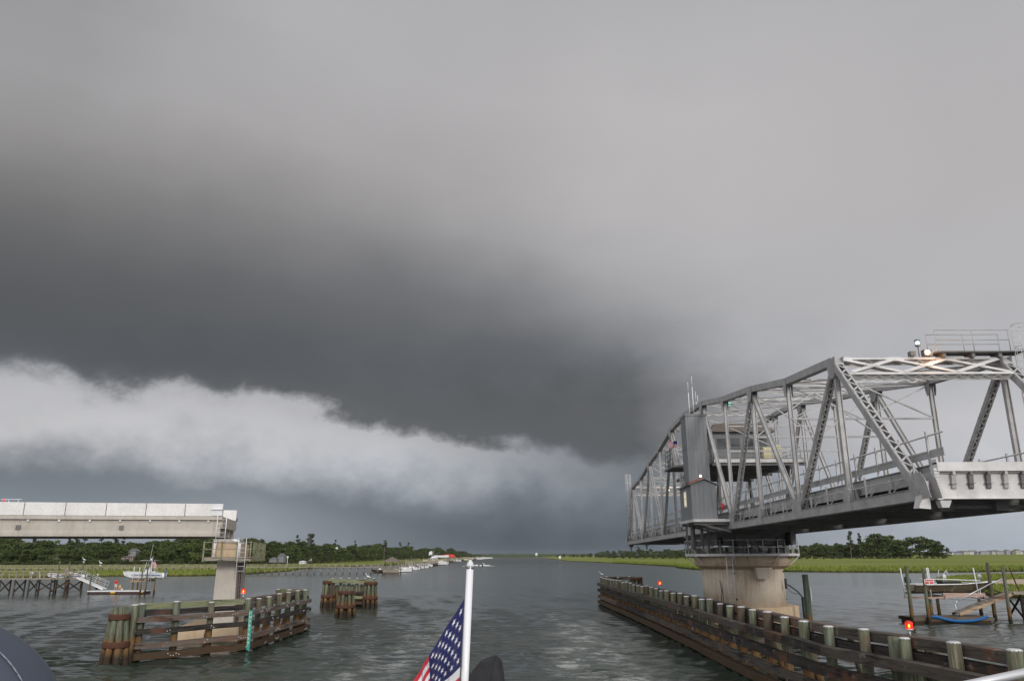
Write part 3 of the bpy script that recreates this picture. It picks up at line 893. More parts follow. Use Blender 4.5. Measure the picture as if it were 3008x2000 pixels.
obj(mb, 'platform_railing', STEEL, pfo)
mb = MB(); mb.box(X0 + 1.0, X0 + 5.6, 64.4, 74.5, pz - .24, pz + 2.3); ho = obj(mb, 'operator_house', CLAD, br)
mb = MB()
mb.loft([[V(X0 + .6, 64.0, pz + 2.31), V(X0 + 6.0, 64.0, pz + 2.31), V(X0 + 6.0, 74.9, pz + 2.31), V(X0 + .6, 74.9, pz + 2.31)],
         [V(X0 + .7, 64.1, pz + 2.5), V(X0 + 5.9, 64.1, pz + 2.5), V(X0 + 5.9, 74.8, pz + 2.5), V(X0 + .7, 74.8, pz + 2.5)],
         [V(X0 + 1.3, 64.8, pz + 3.1), V(X0 + 5.3, 64.8, pz + 3.1), V(X0 + 5.3, 74.1, pz + 3.1), V(X0 + 1.3, 74.1, pz + 3.1)]], smooth=False)
obj(mb, 'roof', ROOFB, ho)
for k in range(4):
    mb = MB(); xx = X0 + 1.2 + k * 1.12; mb.box(xx, xx + .85, 64.36, 64.395, pz + .95, pz + 1.85)
    w_ = obj(mb, 'window_frame', STEELD, ho); mb = MB(); mb.box(xx + .07, xx + .78, 64.34, 64.359, pz + 1.02, pz + 1.78); obj(mb, 'pane', GLASS, w_)
mb = MB(); mb.box(X0 + 4.7, X0 + 5.5, 63.3, 63.9, pz - .24, pz + .95); mb.box(X0 + 5.6, X0 + 6.1, 63.2, 63.7, pz - .24, pz + 1.1); obj(mb, 'electrical_cabinet', YEL, br)
# grey clad stair tower and gabled machine shed beside the truss
mb = MB(); mb.box(13.8, 15.45, 61.5, 63.3, 9.5, 16.2); mb.box(13.76, 15.49, 61.46, 63.34, 16.2, 16.36); mb.box(13.78, 15.47, 61.48, 63.3, 13.6, 13.64)
to = obj(mb, 'stair_tower', CLAD, br)
mb = MB()
for zz in (.1, .5, .95, 1.3): mb.tube((13.1, 64, 12.6 + zz), (13.1, 67, 12.6 + zz), .03, n=5)
for yy in (64, 65, 66, 67): mb.tube((13.1, yy, 12.5), (13.1, yy, 13.95), .03, n=5)
mb.box(13.0, 15.3, 63.4, 67.2, 12.35, 12.5); obj(mb, 'balcony', STEELD, to)
mb = MB(); mb.box(12.95, 14.75, 57.4, 61.2, 8.0, 10.45); ms_ = obj(mb, 'machine_shed', CLAD, br)
mb = MB()
mb.extr([V(12.95, 57.4, 10.45), V(14.75, 57.4, 10.45), V(13.95, 57.4, 10.78)], (0, 3.8, 0)); obj(mb, 'gable', CLAD, ms_)
mb = MB(); mb.beam((12.78, 59.3, 10.43), (13.95, 59.3, 10.86), 4.1, .05, (0, 1, 0)); mb.beam((14.95, 59.3, 10.42), (13.95, 59.3, 10.86), 4.1, .05, (0, 1, 0)); obj(mb, 'roof', CLAD, ms_)
mb = MB(); mb.beam((12.85, 57.9, 10.55), (13.75, 57.9, 10.86), 1.0, .1, (0, 1, 0)); obj(mb, 'red_roof_patch', REDROOF, ms_)
mb = MB(); mb.lathe((13.7, 57.3, 10.98), [(.04, 0), (.08, .07), (.04, .14)], 10); obj(mb, 'roof_lamp', E_WHT, ms_)
mb = MB(); mb.box(12.915, 12.948, 58.9, 59.7, 8.9, 10.1); w_ = obj(mb, 'window_frame', WHITEP, ms_)
mb = MB(); mb.box(12.89, 12.912, 59.0, 59.6, 9.0, 9.5); mb.box(12.89, 12.912, 59.0, 59.6, 9.55, 10.0); obj(mb, 'pane', E_WARM, w_)
mb = MB(); mb.box(12.9, 15.6, 56.9, 61.6, 7.78, 7.98); obj(mb, 'shed_floor', STEELW, ms_)
mb = MB()
for yy in (57.2, 59.2, 61.2): mb.beam((15.6, yy, 7.1), (15.6, yy, 7.75), .1, .1, (0, 1, 0)); mb.beam((13.0, yy, 7.75), (15.6, yy, 7.1), .1, .12, (0, 1, 0)); mb.beam((13.0, yy, 7.66), (15.6, yy, 7.66), .12, .14, (0, 1, 0))
for (xx, yy) in ((13.2, 60.8), (13.9, 61.4), (14.4, 60.9), (15.0, 61.6)):
    mb.beam((xx, yy, 5.8), (xx, yy, 7.7), .12, .12, (1, 0, 0))
mb.box(13.1, 15.4, 60.9, 61.5, 6.75, 6.9); mb.tube((13.6, 60.6, 5.9), (13.6, 60.6, 7.6), .16); mb.tube((14.3, 60.6, 6.2), (14.3, 60.6, 7.6), .12)
obj(mb, 'shed_bracket', STEELD, ms_)
mb = MB(); mb.lathe((15.1, 57.1, 8.65), [(.1, 0), (.13, .06), (.13, .36), (.05, .45)], 10); obj(mb, 'red_extinguisher', REDM, br)
for (x_, y_, z0_, z1_) in ((14.75, 64, 16.5, 19.5), (15.1, 64, 16.3, 20.0), (15.35, 64, 17.5, 18.7), (15.5, 64, 17.6, 18.4)):
    mb = MB(); mb.tube((x_, y_, z0_), (x_, y_, z1_ - .9), .035, n=6); mb.tube((x_, y_, z1_ - .9), (x_, y_, z1_), .02, n=6); obj(mb, 'antenna', WHITEP, to)
# centre pivot girders and drum (turn with the bridge)
mb = MB(); cx, cy = 19.75, 69.9
mb.lathe((cx, cy, 6.35), [(3.1, 0), (3.1, .12), (2.95, .14), (2.95, .6), (3.1, .62), (3.1, .74)], 40, smooth=False)
for k in range(28):
    t = k * math.pi / 14; mb.beam((cx + 2.97 * math.cos(t), cy + 2.97 * math.sin(t), 6.5), (cx + 2.97 * math.cos(t), cy + 2.97 * math.sin(t), 6.94), .05, .12, (math.sin(t), -math.cos(t), 0))
mb.box(X0 + .2, X1 - .2, cy - 3.0, cy - 2.9, 6.3, 7.35); mb.box(X0 + .2, X1 - .2, cy + 2.9, cy + 3.0, 6.3, 7.35)
mb.box(cx - 3.1, cx - 3.0, cy - 4.2, cy + 4.2, 6.25, 7.3); mb.box(cx + 3.0, cx + 3.1, cy - 4.2, cy + 4.2, 6.25, 7.3)
for xx in (-2.4, -1.2, 1.0, 2.2): mb.box(cx + xx, cx + xx + .5, cy - 3.5, cy - 3.01, 6.35, 6.9)
obj(mb, 'pivot_drum', STEELD, br)
mb = MB()
for k in range(20):
    t = k * math.pi / 10 + .1
    c_ = V(cx + 3.05 * math.cos(t), cy + 3.05 * math.sin(t), 5.98); ax = V(math.cos(t), math.sin(t), 0)
    mb = MB(); mb.tube(c_ - ax * .12, c_ + ax * .12, .26, n=12); obj(mb, 'roller_wheel', STEEL, br)
mb = MB(); mb.tube((cx, cy, 5.6), (cx, cy, 6.3), .6, n=16); obj(mb, 'centre_pivot', STEEL, br)
# bridge flag on the tower
tf = MB(); tf.tube((14.3, 67.2, 12.3), (14.3, 67.2, 15.1), .025, n=5); fpo = thing('flagpole', 'short flagpole on the balcony behind the grey stair tower', 'flagpole', (14.3, 67.2, 12.3))
obj(tf, 'pole', ALU, fpo)
FR = mat('flag_red', (.5, .03, .05), .9); FWH = mat('flag_white', (.72, .71, .70), .9); FB = mat('flag_blue', (.02, .025, .16), .9)


def small_flag(name, root_label, top, w_, h_, droop, group=None):
    """little striped flag, hoist at top, flying towards -X"""
    mb = MB(); n = 10
    for i in range(13):
        mb.mi = 0 if i % 2 == 0 else 1
        for k in range(n):
            for_u = lambda u, v_: V(top[0] - w_ * u, top[1] + .12 * math.sin(u * 7), top[2] - h_ * v_ - droop * u * u + .04 * math.sin(u * 9))
            u0, u1, v0, v1 = k / n, (k + 1) / n, i / 13, (i + 1) / 13
            mb.mi = 2 if (i < 7 and k < 4) else (0 if i % 2 == 0 else 1)
            a, b_, c, d = for_u(u0, v0), for_u(u1, v0), for_u(u1, v1), for_u(u0, v1)
            mb.quad(a, b_, c, d)
    root = thing(name, root_label, 'flag', top)
    obj(mb, 'cloth', [FR, FWH, FB], root)
    return root


small_flag('flag', 'small red and white striped flag flying behind the grey stair tower', (14.24, 67.2, 15.0), .75, .55, .1)

# ================================================================== PIVOT PIER
pp = thing('pivot_pier', 'round stained concrete pier carrying the swing bridge', 'bridge pier', (cx, cy, 0))
mb = MB(); mb.lathe((cx, cy, 0), [(3.42, 1.3), (3.38, 4.35)], 64, smooth=True); obj(mb, 'shaft', PIERC, pp)
mb = MB(); mb.lathe((cx, cy, 0), [(3.4, 4.34), (3.95, 4.62), (4.05, 4.9), (4.05, 5.42), (3.5, 5.43)], 16, smooth=False); obj(mb, 'cap_collar', CONCR, pp)
mb = MB(); s_ = 4.0
mb.prism([(cx + s_ * 1.08 * math.cos(t), cy + s_ * 1.08 * math.sin(t)) for t in [math.pi / 8 + k * math.pi / 4 for k in range(8)]], -2, 1.42); obj(mb, 'footing', ORANGE, pp)
mb = MB(); mb.extr([V(19.9, cy - 3.2, 3.6), V(20.75, cy - 3.2, 3.6), V(21.2, cy - 2.9, 4.5), V(19.7, cy - 3.3, 4.5)], (0, -.75, 0)); fixn(obj(mb, 'corbel', PIERC, pp))
mb = MB()
for (x_, z_) in ((18.2, 4.05), (18.25, 2.0), (22.7, 4.15), (22.9, 1.95)):
    yy = cy - math.sqrt(3.42 ** 2 - (x_ - cx) ** 2); mb.lathe((x_, yy + .02, z_), [(.09, 0), (.09, .03)], 12, (x_ - cx, yy - cy, 0))
obj(mb, 'drain_hole', BLACK, pp)
mb = MB(); RO = 4.75; oct_ = [(cx + RO * math.cos(t), cy + RO * math.sin(t)) for t in [math.pi / 8 + k * math.pi / 4 for k in range(8)]]
inn = [(cx + 3.3 * math.cos(t), cy + 3.3 * math.sin(t)) for t in [math.pi / 8 + k * math.pi / 4 for k in range(8)]]
mb.prism(oct_, 5.44, 5.56)
po_ = obj(mb, 'walkway', STEELD, pp)
mb = MB()
for k in range(8):
    a, b_ = V(*oct_[k], 5.5), V(*oct_[(k + 1) % 8], 5.5); o = ((a + b_) / 2 - V(cx, cy, 5.5)).normalized() * .04
    mb.beam(a + o, b_ + o, .03, .2, None)
    c_ = (V(*inn[k], 4.72) - V(cx, cy, 4.72)) * 1.22 + V(cx, cy, 4.72); mb.beam(c_, V(*oct_[k], 5.4), .09, .09, None)
obj(mb, 'walkway_edge', STEELW, po_)
mb = MB()
for k in range(8):
    a, b_ = V(*oct_[k], 5.56), V(*oct_[(k + 1) % 8], 5.56)
    for zz in (.55, 1.12): mb.beam(a + V(0, 0, zz), b_ + V(0, 0, zz), .06, .06, None)
    for j in range(3): t = a.lerp(b_, j / 3); mb.beam(t, t + V(0, 0, 1.15), .07, .07, (1, 0, 0))
obj(mb, 'walkway_railing', STEEL, po_)
mb = MB()
for k in range(14):
    t = -math.pi + k * math.pi / 13 + .1; r_ = 3.75
    if k % 3 == 1: continue
    c_ = V(cx + r_ * math.cos(t), cy + r_ * math.sin(t), 5.56)
    mb.box(c_.x - .22, c_.x + .22, c_.y - .2, c_.y + .2, 5.57, 5.57 + random.uniform(.25, .75))
mb.beam((19.2, 65.6, 6.75), (20.6, 65.6, 5.6), .25, .12, (0, 1, 0)); mb.beam((18.9, 65.5, 6.6), (20.1, 65.5, 5.6), .12, .1, (0, 1, 0))
mb.lathe((cx, cy, 5.57), [(3.35, 0), (3.35, .14), (2.75, .15)], 40)
obj(mb, 'drive_machinery', STEELD, pp)
mb = MB()
for xx in (17.35, 17.85): mb.tube((xx, 65.75, 1.2), (xx, 65.75, 5.5), .045, n=6)
for k in range(14): mb.tube((17.35, 65.75, 1.4 + .3 * k), (17.85, 65.75, 1.4 + .3 * k), .015, n=4)
obj(mb, 'ladder', STEELW, pp)
mb = MB(); mb.path([V(16.95, 66.7, 3.5), V(17.0, 66.5, 2.6), V(16.85, 66.4, 1.5)], .03, 5); mb.path([V(17.1, 66.7, 3.3), V(17.05, 66.4, 2.4), V(17.05, 66.3, 1.45)], .025, 5); obj(mb, 'cable', BLACK, pp)
mb = MB(); mb.path([V(22.5, 67.4, 3.2), V(22.8, 67.3, 3.05), V(23.3, 66.9, 2.6), V(23.5, 66.5, 2.2)], .05, 6); mb.path([V(22.5, 67.4, 3.0), V(22.9, 67.0, 2.5), V(23.45, 66.5, 2.35)], .02, 5)
mb.tube((23.5, 66.4, -.5), (23.5, 66.4, 2.2), .13, n=10); mb.box(22.45, 22.6, 67.2, 67.4, 2.8, 3.6); obj(mb, 'cable_conduit', BLACK, pp)

# ================================================================== LEFT APPROACH
ND = V(-19.86, 54.5, 0); DA = V(-.977, -.215, 0).normalized(); DC = V(-.215, .977, 0).normalized()


def LP(a, c, z): return ND + DA * a + DC * c + V(0, 0, z)


def lbox(mb, a0, a1, c0, c1, z0, z1): return mb.hexa([LP(a0, c0, z0), LP(a1, c0, z0), LP(a1, c1, z0), LP(a0, c1, z0), LP(a0, c0, z1), LP(a1, c0, z1), LP(a1, c1, z1), LP(a0, c1, z1)])


ap = thing('bridge_deck', 'fixed concrete bridge approach with white barrier wall at left', 'bridge', tuple(LP(0, 0, 6.8)))
mb = MB(); lbox(mb, 0, 34, .0, 8.0, 7.98, 8.18); lbox(mb, 0, 34, -.06, .2, 7.94, 8.17); obj(mb, 'deck_slab', CONCB, ap)
mb = MB()
for k in range(14):
    a0 = 2.47 * k - .02; n_ = .6 if k == 0 else 0
    mb = MB(); lbox(mb, max(0, a0) + .02, a0 + 2.44, -.05, .22, 8.19, 9.02); obj(mb, 'barrier_panel', BARW, ap)
    mb = MB(); lbox(mb, max(0, a0) + .02 - (.0), a0 + 2.44, 7.75, 8.02, 8.19, 9.02); obj(mb, 'barrier_panel', BARW, ap)
mb = MB(); lbox(mb, 0, 34, -.02, .18, 8.185, 8.6); obj(mb, 'barrier_joint_backing', STEELD, ap)
mb = MB(); mb.extr([LP(-.05, 7.7, 8.2), LP(-.05, 8.05, 8.2), LP(-.05, 8.05, 8.45)], DA * .25); obj(mb, 'joint_seal', BLACK, ap)
mb = MB(); lbox(mb, -.02, .5, .15, 7.9, 7.45, 7.975); obj(mb, 'end_diaphragm', CONC, ap)
for k in range(4):
    c_ = .35 + k * 2.4; mb = MB()
    sec = [(-.28, 6.86), (.28, 6.86), (.28, 7.06), (.1, 7.26), (.1, 7.6), (.22, 7.75), (.22, 7.93), (-.22, 7.93), (-.22, 7.75), (-.24, 7.6), (-.24, 7.26), (-.28, 7.06)] if k == 0 else [(-.28, 6.86), (.28, 6.86), (.28, 7.0), (.1, 7.2), (.1, 7.6), (.22, 7.75), (.22, 7.93), (-.22, 7.93), (-.22, 7.75), (-.1, 7.6), (-.1, 7.2), (-.28, 7.0)]
    mb.extr([LP(.1, c_ + u, z_) for u, z_ in sec], DA * 33.8); fixn(obj(mb, 'girder', CONCB, ap))
mb = MB()
for k in range(17): mb.tube(LP(.9 + 1.85 * k, -.02, 7.86), LP(.9 + 1.85 * k, .3, 7.86), .07, n=8)
obj(mb, 'drain_pipe', WHITEP, ap)
mb = MB()
for a_ in (6.2, 12.4, 18.6): lbox(mb, a_, a_ + .28, .09 - .06, .11, 7.28, 7.56)
obj(mb, 'anchor_plate', STEELD, ap)
mb = MB()
for a_ in (-.32, .26): mb.tube(LP(a_, -.34, 6.4), LP(a_, -.34, 8.3), .03, n=6)
for k in range(7): mb.tube(LP(-.32, -.34, 6.5 + .3 * k), LP(.26, -.34, 6.5 + .3 * k), .015, n=4)
obj(mb, 'access_ladder', WHITEP, ap)
mb = MB(); lbox(mb, .05, .72, -.1, -.055, 8.22, 9.0); lbox(mb, .02, .76, -.2, -.101, 8.62, 8.68); obj(mb, 'ladder_gate', WHITEP, ap)
# pier under it
lp = thing('bridge_pier', 'pale concrete wall pier with timber walkway under the left deck end', 'bridge pier', tuple(LP(-.5, 3.5, 0)))
mb = MB(); mb.loft([[LP(a, c, z) for a, c in ((-1.1 - e, 1.0 - e), (.2 + e, 1.0 - e), (.2 + e, 6.6 + e), (-1.1 - e, 6.6 + e), )] for z, e in ((-2, .14), (5.5, 0))], smooth=False); obj(mb, 'shaft', CONCB, lp)
mb = MB(); lbox(mb, -1.15, .55, .5, 7.4, 5.51, 6.42); obj(mb, 'pier_cap', ORANGE, lp)
mb = MB(); lbox(mb, -.75, .5, .45, 7.5, 6.421, 6.7); obj(mb, 'cap_step', CONCB, lp)
for k in range(4): c_ = .35 + k * 2.4; mb = MB(); lbox(mb, .05, .45, max(.5, c_ - .2), c_ + .22, 6.701, 6.86); obj(mb, 'bearing_pad', BLACK, lp)
mb = MB(); lbox(mb, -1.6, 2.2, .6, 7.2, -2, 1.05); obj(mb, 'footing', ORANGE, lp)
mb = MB(); lbox(mb, -2.1, .95, -.4, .45, 5.38, 5.48); lbox(mb, -2.1, -1.17, .46, 9.8, 5.38, 5.48)
lbox(mb, -2.15, 1.0, -.46, -.4, 5.26, 5.5); lbox(mb, -2.16, -2.1, -.4, 9.85, 5.26, 5.5)
wk = obj(mb, 'timber_walkway', DOCKW, lp)
for a_ in (.93, -.2, -1.2, -2.06):
    pa = LP(a_, -.5, 5.2); mb = MB(); mb.beam(pa, pa + V(0, 0, 1.33), .1, .1, DA); obj(mb, 'railing_post', GREENW, wk)
for k in range(12):
    pa = LP(-2.17, .3 + k * .86, 5.2); mb = MB(); mb.beam(pa, pa + V(0, 0, 1.3), .14, .06, DC); obj(mb, 'railing_post', GREENW, wk)
mb = MB()
for zz in (6.0, 6.46): mb.beam(LP(-2.1, -.5, zz), LP(.95, -.5, zz), .04, .05, DC); mb.beam(LP(-2.14, -.4, zz), LP(-2.14, 9.8, zz), .04, .05, DA)
obj(mb, 'handrail', DOCKW, wk)
mb = MB(); mb.path([LP(-.75, .3, 6.6), LP(-1.1, .2, 6.56), LP(-1.24, .15, 6.4), LP(-1.25, .15, 5.5)], .11, 10); obj(mb, 'white_conduit', WHITE, lp)
mb = MB(); mb.path([LP(.35, .35, 6.6), LP(.38, .3, 5.5)], .09, 10); obj(mb, 'white_conduit', WHITE, lp)
mb = MB()
for a_ in (-1.25, -1.75): mb.tube(LP(a_, -.56, 4.5), LP(a_, -.56, 6.75), .025, n=6)
for k in range(7): mb.tube(LP(-1.25, -.56, 4.6 + .3 * k), LP(-1.75, -.56, 4.6 + .3 * k), .014, n=4)
obj(mb, 'upper_ladder', WHITEP, lp)
mb = MB()
for c_ in (1.5, 2.5): mb.tube(LP(-1.3, c_, 1.2), LP(-1.2, c_, 5.3), .03, n=6)
for k in range(13): mb.tube(LP(-1.3, 1.5, 1.4 + .3 * k), LP(-1.3, 2.5, 1.4 + .3 * k), .02, n=4)
obj(mb, 'rusty_ladder', RUSTB, lp)
# road furniture on the far part of the approach
rf = thing('barrier_gate', 'light grey gate frame with red lamp above the white barrier at far left', 'barrier gate', tuple(LP(23, 7, 8.2)))
mb = MB(); a_, b_ = A(24, 1485, 60), A(52, 1485, 60); a_.z = 8.2; b_.z = 8.2
mb.tube(a_, V(a_.x, a_.y, 9.75), .05); mb.tube(b_, V(b_.x, b_.y, 9.75), .05); mb.beam(V(a_.x - .6, a_.y, 9.78), V(b_.x + .25, b_.y, 9.78), .1, .06, None); obj(mb, 'frame', ALU, rf)
mb = MB(); c_ = A(12, 1469, 60); mb.lathe((c_.x, c_.y, c_.z - .06), [(.06, 0), (.09, .07), (.05, .15)], 10); lr = obj(mb, 'lamp', E_RED, rf)
mb = MB(); mb.tube((c_.x, c_.y, 8.2), (c_.x, c_.y, c_.z - .1), .04); obj(mb, 'lamp_post', STEEL, rf)
# ================================================================== TIMBER FENDERS
def polylen(pl):
    L = [0]
    for a, b_ in zip(pl, pl[1:]): L.append(L[-1] + (Vector(b_) - Vector(a)).length)
    return L


def along(pl, s_):
    L = polylen(pl); s_ = max(0, min(L[-1], s_))
    for i in range(len(pl) - 1):
        if s_ <= L[i + 1] or i == len(pl) - 2:
            a, b_ = Vector(pl[i]), Vector(pl[i + 1]); d = (b_ - a).normalized()
            return a.lerp(b_, (s_ - L[i]) / (L[i + 1] - L[i])), d


pile_me = {}


def pile(root, x, y, z1, r=.19, lean=(0, 0), cap=True, z0=-2.0):
    mb = MB(); p0 = V(x + lean[0] * (z1 - z0), y + lean[1] * (z1 - z0), z0); p1 = V(x, y, z1)
    n = 12; rings = []
    for t in (0, .3, .55, .8, 1):
        c = p0.lerp(p1, t); rr = r * (1.12 - .14 * t)
        rings.append([c + V(math.cos(2 * math.pi * k / n), math.sin(2 * math.pi * k / n), 0) * rr * (1 + .05 * noise.noise(V(x + k * .7, y, t * 5))) for k in range(n)])
    mb.loft(rings)
    o = obj(mb, 'pile', PILE, root)
    if cap:
        mb = MB(); mb.lathe((x, y, z1), [(r * .99, -.035), (r * 1.0, .005), (r * .7, .03)], 12); obj(mb, 'cap', CAPW, o)
    return o


def bolts(mb, p, d, out, z, n, sp=.16):
    for k in range(n):
        q = p + d * ((k - n / 2) * sp) + V(0, 0, random.uniform(-.07, .07)); q.z += z
        mb.tube(q + out * .0, q + out * .03, .028, n=6)


def fender(name, label, pl, sp, out_sign, levels, batter=True, skip=(), beams=True, ztop=3.05, s_ranges=None, breaks=12.0, root=None, end_over=.35, bolts_on=True):
    """pile row along the polyline pl; wales on the channel side (out), cap beams on the other"""
    root = root or thing(name, label, 'timber fender', (pl[0][0], pl[0][1], 0))
    Lt = polylen(pl)[-1]; k = int(Lt / sp)
    for j in range(k + 1):
        c, d = along(pl, (j + (random.uniform(-.09, .09) if 0 < j < k else 0)) * Lt / k); o_ = V(d.y, -d.x, 0) * out_sign
        q = Vector((c[0], c[1], 0))
        if j in skip: continue
        pile(root, q.x, q.y, ztop + random.uniform(-.12, .04), random.uniform(.165, .205), lean=(random.uniform(-.012, .012), random.uniform(-.012, .012)))
        if batter and j % 2 == 0:
            b0 = q - o_ * .62 + V(d.x, d.y, 0) * .45
            pile(root, b0.x, b0.y, ztop - .42, .17, lean=(-o_.x * .22, -o_.y * .22), cap=False)
    L = polylen(pl)
    hw = MB()
    for (z0, z1, side, th, m_) in levels:
        # each wale is a run of separate timbers, one object per straight run
        for i in range(len(pl) - 1):
            a, b_ = Vector(pl[i]).to_3d(), Vector(pl[i + 1]).to_3d(); d = (b_ - a).normalized(); o_ = V(d.y, -d.x, 0) * out_sign
            off = o_ * (side * (.2 + th / 2))
            run = (b_ - a).length; nseg = max(1, round(run / breaks))
            for q in range(nseg):
                s0, s1 = run * q / nseg + (.012 if q else -(end_over if i == 0 else -.0)), run * (q + 1) / nseg + (end_over if (i == len(pl) - 2 and q == nseg - 1) else (.1 if q == nseg - 1 else 0))
                mb = MB(); p0, p1 = a + d * s0 + off, a + d * s1 + off; nn = max(2, int((s1 - s0) / .8)); prev = None; rings = []
                jz = random.uniform(-.02, .02)
                for t in range(nn + 1):
                    c = p0.lerp(p1, t / nn); e = V(0, 0, noise.noise(c * .5) * .03 + jz); wv = noise.noise(c * 1.3) * .012
                    c = c + o_ * noise.noise(c * .7) * .02
                    rings.append([c - o_ * (th / 2 + wv) + V(0, 0, z0) + e, c + o_ * (th / 2 + wv) + V(0, 0, z0 + .02) + e, c + o_ * (th / 2 + wv) + V(0, 0, z1 - .02) + e, c - o_ * (th / 2 + wv) + V(0, 0, z1) + e])
                mb.loft(rings, smooth=False)
                mm = m_ if not isinstance(m_, tuple) else random.choice(m_)
                fixn(obj(mb, 'wale', mm, root))
                if side > 0 and bolts_on:
                    for _ in range(int((s1 - s0) / 3.2)):
                        cc = p0.lerp(p1, random.random()) + o_ * (th / 2 + .005); bolts(hw, cc, d, o_, (z0 + z1) / 2, random.choice((2, 3, 5)))
    if hw.v: obj(hw, 'bolt_heads', STEELW, root)
    return root


LV = ((2.70, 3.04, -1, .26, (WALE, WALE, GREENW)), (2.38, 2.67, -1, .22, (WALED, WALE)), (2.08, 2.37, 1, .26, WALE), (1.46, 1.75, 1, .26, WALED), (.72, 1.02, 1, .26, WALE), (.14, .5, 1, .28, WALEL))
LVR = ((2.64, 3.0, -1, .3, (WALER, WALER, WALED, WALE)), (2.26, 2.60, -1, .26, WALED), (2.06, 2.42, 1, .3, (WALER, WALED)), (1.38, 1.74, 1, .28, WALED), (.70, 1.06, 1, .28, (WALER, WALED, WALE)), (.1, .5, 1, .3, WALEL))
fR = fender('timber_fender', 'long dark timber fender wall running along the right side of the channel', [(10.5, 96.5), (10.75, 82), (11.05, 67), (11.2, 49.8), (11.15, 38.5), (11.35, 29.6), (13.05, 21.6), (15.6, 16.0)], 2.07, 1, LVR, bolts_on=False)
# orientation: the right wall is walked towards the camera, so 'out' must face -X
frt = fender('timber_fender', '', [(11.2, 97.2), (12.6, 97.8), (14.0, 97.6)], 1.2, -1, ((2.66, 3.04, 1, .28, WALE), (2.0, 2.3, 1, .28, WALED)), batter=False, root=fR)
fL = fender('timber_fender', 'weathered timber fender wall in front of the left concrete pier', [(-20.5, 45.3), (-16.3, 50.3), (-16.1, 63.2)], 2.0, 1, LV, breaks=7)
fender('timber_fender', '', [(-16.6, 64.2), (-18.9, 65.6)], 1.1, 1, ((2.66, 3.02, 1, .28, GREENW), (2.3, 2.6, 1, .24, WALED)), batter=False, root=fL, breaks=4)
pile(fL, -20.75, 45.0, 3.0, .2)
# cluster of piles under the near red light
for k in range(4): pile(fR, 12.12 + k * .3, 26.4 - k * .12, 2.98, .2, cap=False)

# old dolphin fender beyond the left pier
oldf = thing('timber_fender', 'old greenish timber fender frame standing beyond the left fender', 'timber fender', (-21.5, 95, 0))
for k in range(20):
    pile(oldf, -21.2 + k * .27 + random.uniform(-.05, .05), 95.2 - k * .1 + random.uniform(-.25, .25), 2.35 + random.uniform(-.1, .1), .15, lean=(0, random.uniform(-.03, .05)), cap=False)
for k in range(6): pile(oldf, -20.9 + k * .98, 94.3 - k * .18, 3.08, .17)
mb = MB(); mb.beam((-21.6, 93.95, 2.82), (-15.9, 92.95, 2.72), .3, .42, None); obj(mb, 'cap_beam', GREENW, oldf)
mb = MB(); mb.beam((-18.6, 93.2, 1.05), (-16.4, 92.9, 1.0), .2, .3, None); obj(mb, 'cross_timber', GREENW, oldf)
mb = MB(); mb.beam((-18.9, 93.3, 1.55), (-16.4, 92.9, 1.55), .2, .22, None); mb.beam((-18.9, 93.3, .45), (-15.9, 92.7, .42), .2, .3, None); obj(mb, 'cross_timber', WALED, oldf)


def dolphin(label, x, y, z1, r0, r1, group='pile dolphins', bands=(.86, .3), n=7, loc_only=False):
    root = thing('pile_dolphin', label, 'dolphin', (x, y, 0), group)
    ang = [random.uniform(-.08, .08) + 2 * math.pi * k / n for k in range(n)]
    for t in ang:
        px_, py_ = x + math.cos(t) * r1, y + math.sin(t) * r1; k = (r0 - r1) / (z1 + 2)
        pile(root, px_, py_, z1 + random.uniform(-.06, .1), .16, lean=(math.cos(t) * k, math.sin(t) * k), cap=False)
    pile(root, x, y, z1 + .05, .17, cap=False)
    for bh in bands:
        z = z1 * bh; t = (z + 2) / (z1 + 2); rr = r0 + (r1 - r0) * t + .175
        mb = MB(); mb.lathe((x, y, z), [(rr + .01, -.16), (rr + .03, -.1), (rr + .02, -.05), (rr + .035, 0), (rr + .02, .05), (rr + .03, .1), (rr, .16)], 24)
        obj(mb, 'wire_band', RUSTB, root)
    return root


dolphin('large pile dolphin of greenish piles left of the left fender', -21.3, 44.5, 2.85, .78, .30, bands=(.85, .36))
dolphin('tapered pile dolphin standing alone in front of the old fender frame', -15.9, 77.8, 2.7, 1.15, .5, bands=(.82, .36))
dolphin('pile dolphin at the left end of the old fender frame', -21.3, 94.2, 2.85, .9, .5, bands=(.93, .4))
dolphin('pile dolphin at the right end of the old fender frame', -16.2, 92.8, 2.75, .85, .55, bands=(.93, .36))
dolphin('short pile dolphin behind the far tip of the right fender', 14.7, 96.8, 3.0, .9, .5, bands=(.93, .4))
lone = thing('mooring_pile', 'tall green timber pile standing alone right of the round pier', 'pile', (20.6, 57.5, 0))
pile(lone, 20.65, 57.5, 4.15, .21, cap=False, lean=(.01, 0)); mb = MB(); mb.box(20.86, 20.92, 57.3, 57.4, 2.4, 3.3); obj(mb, 'white_strip', WHITEP, lone)


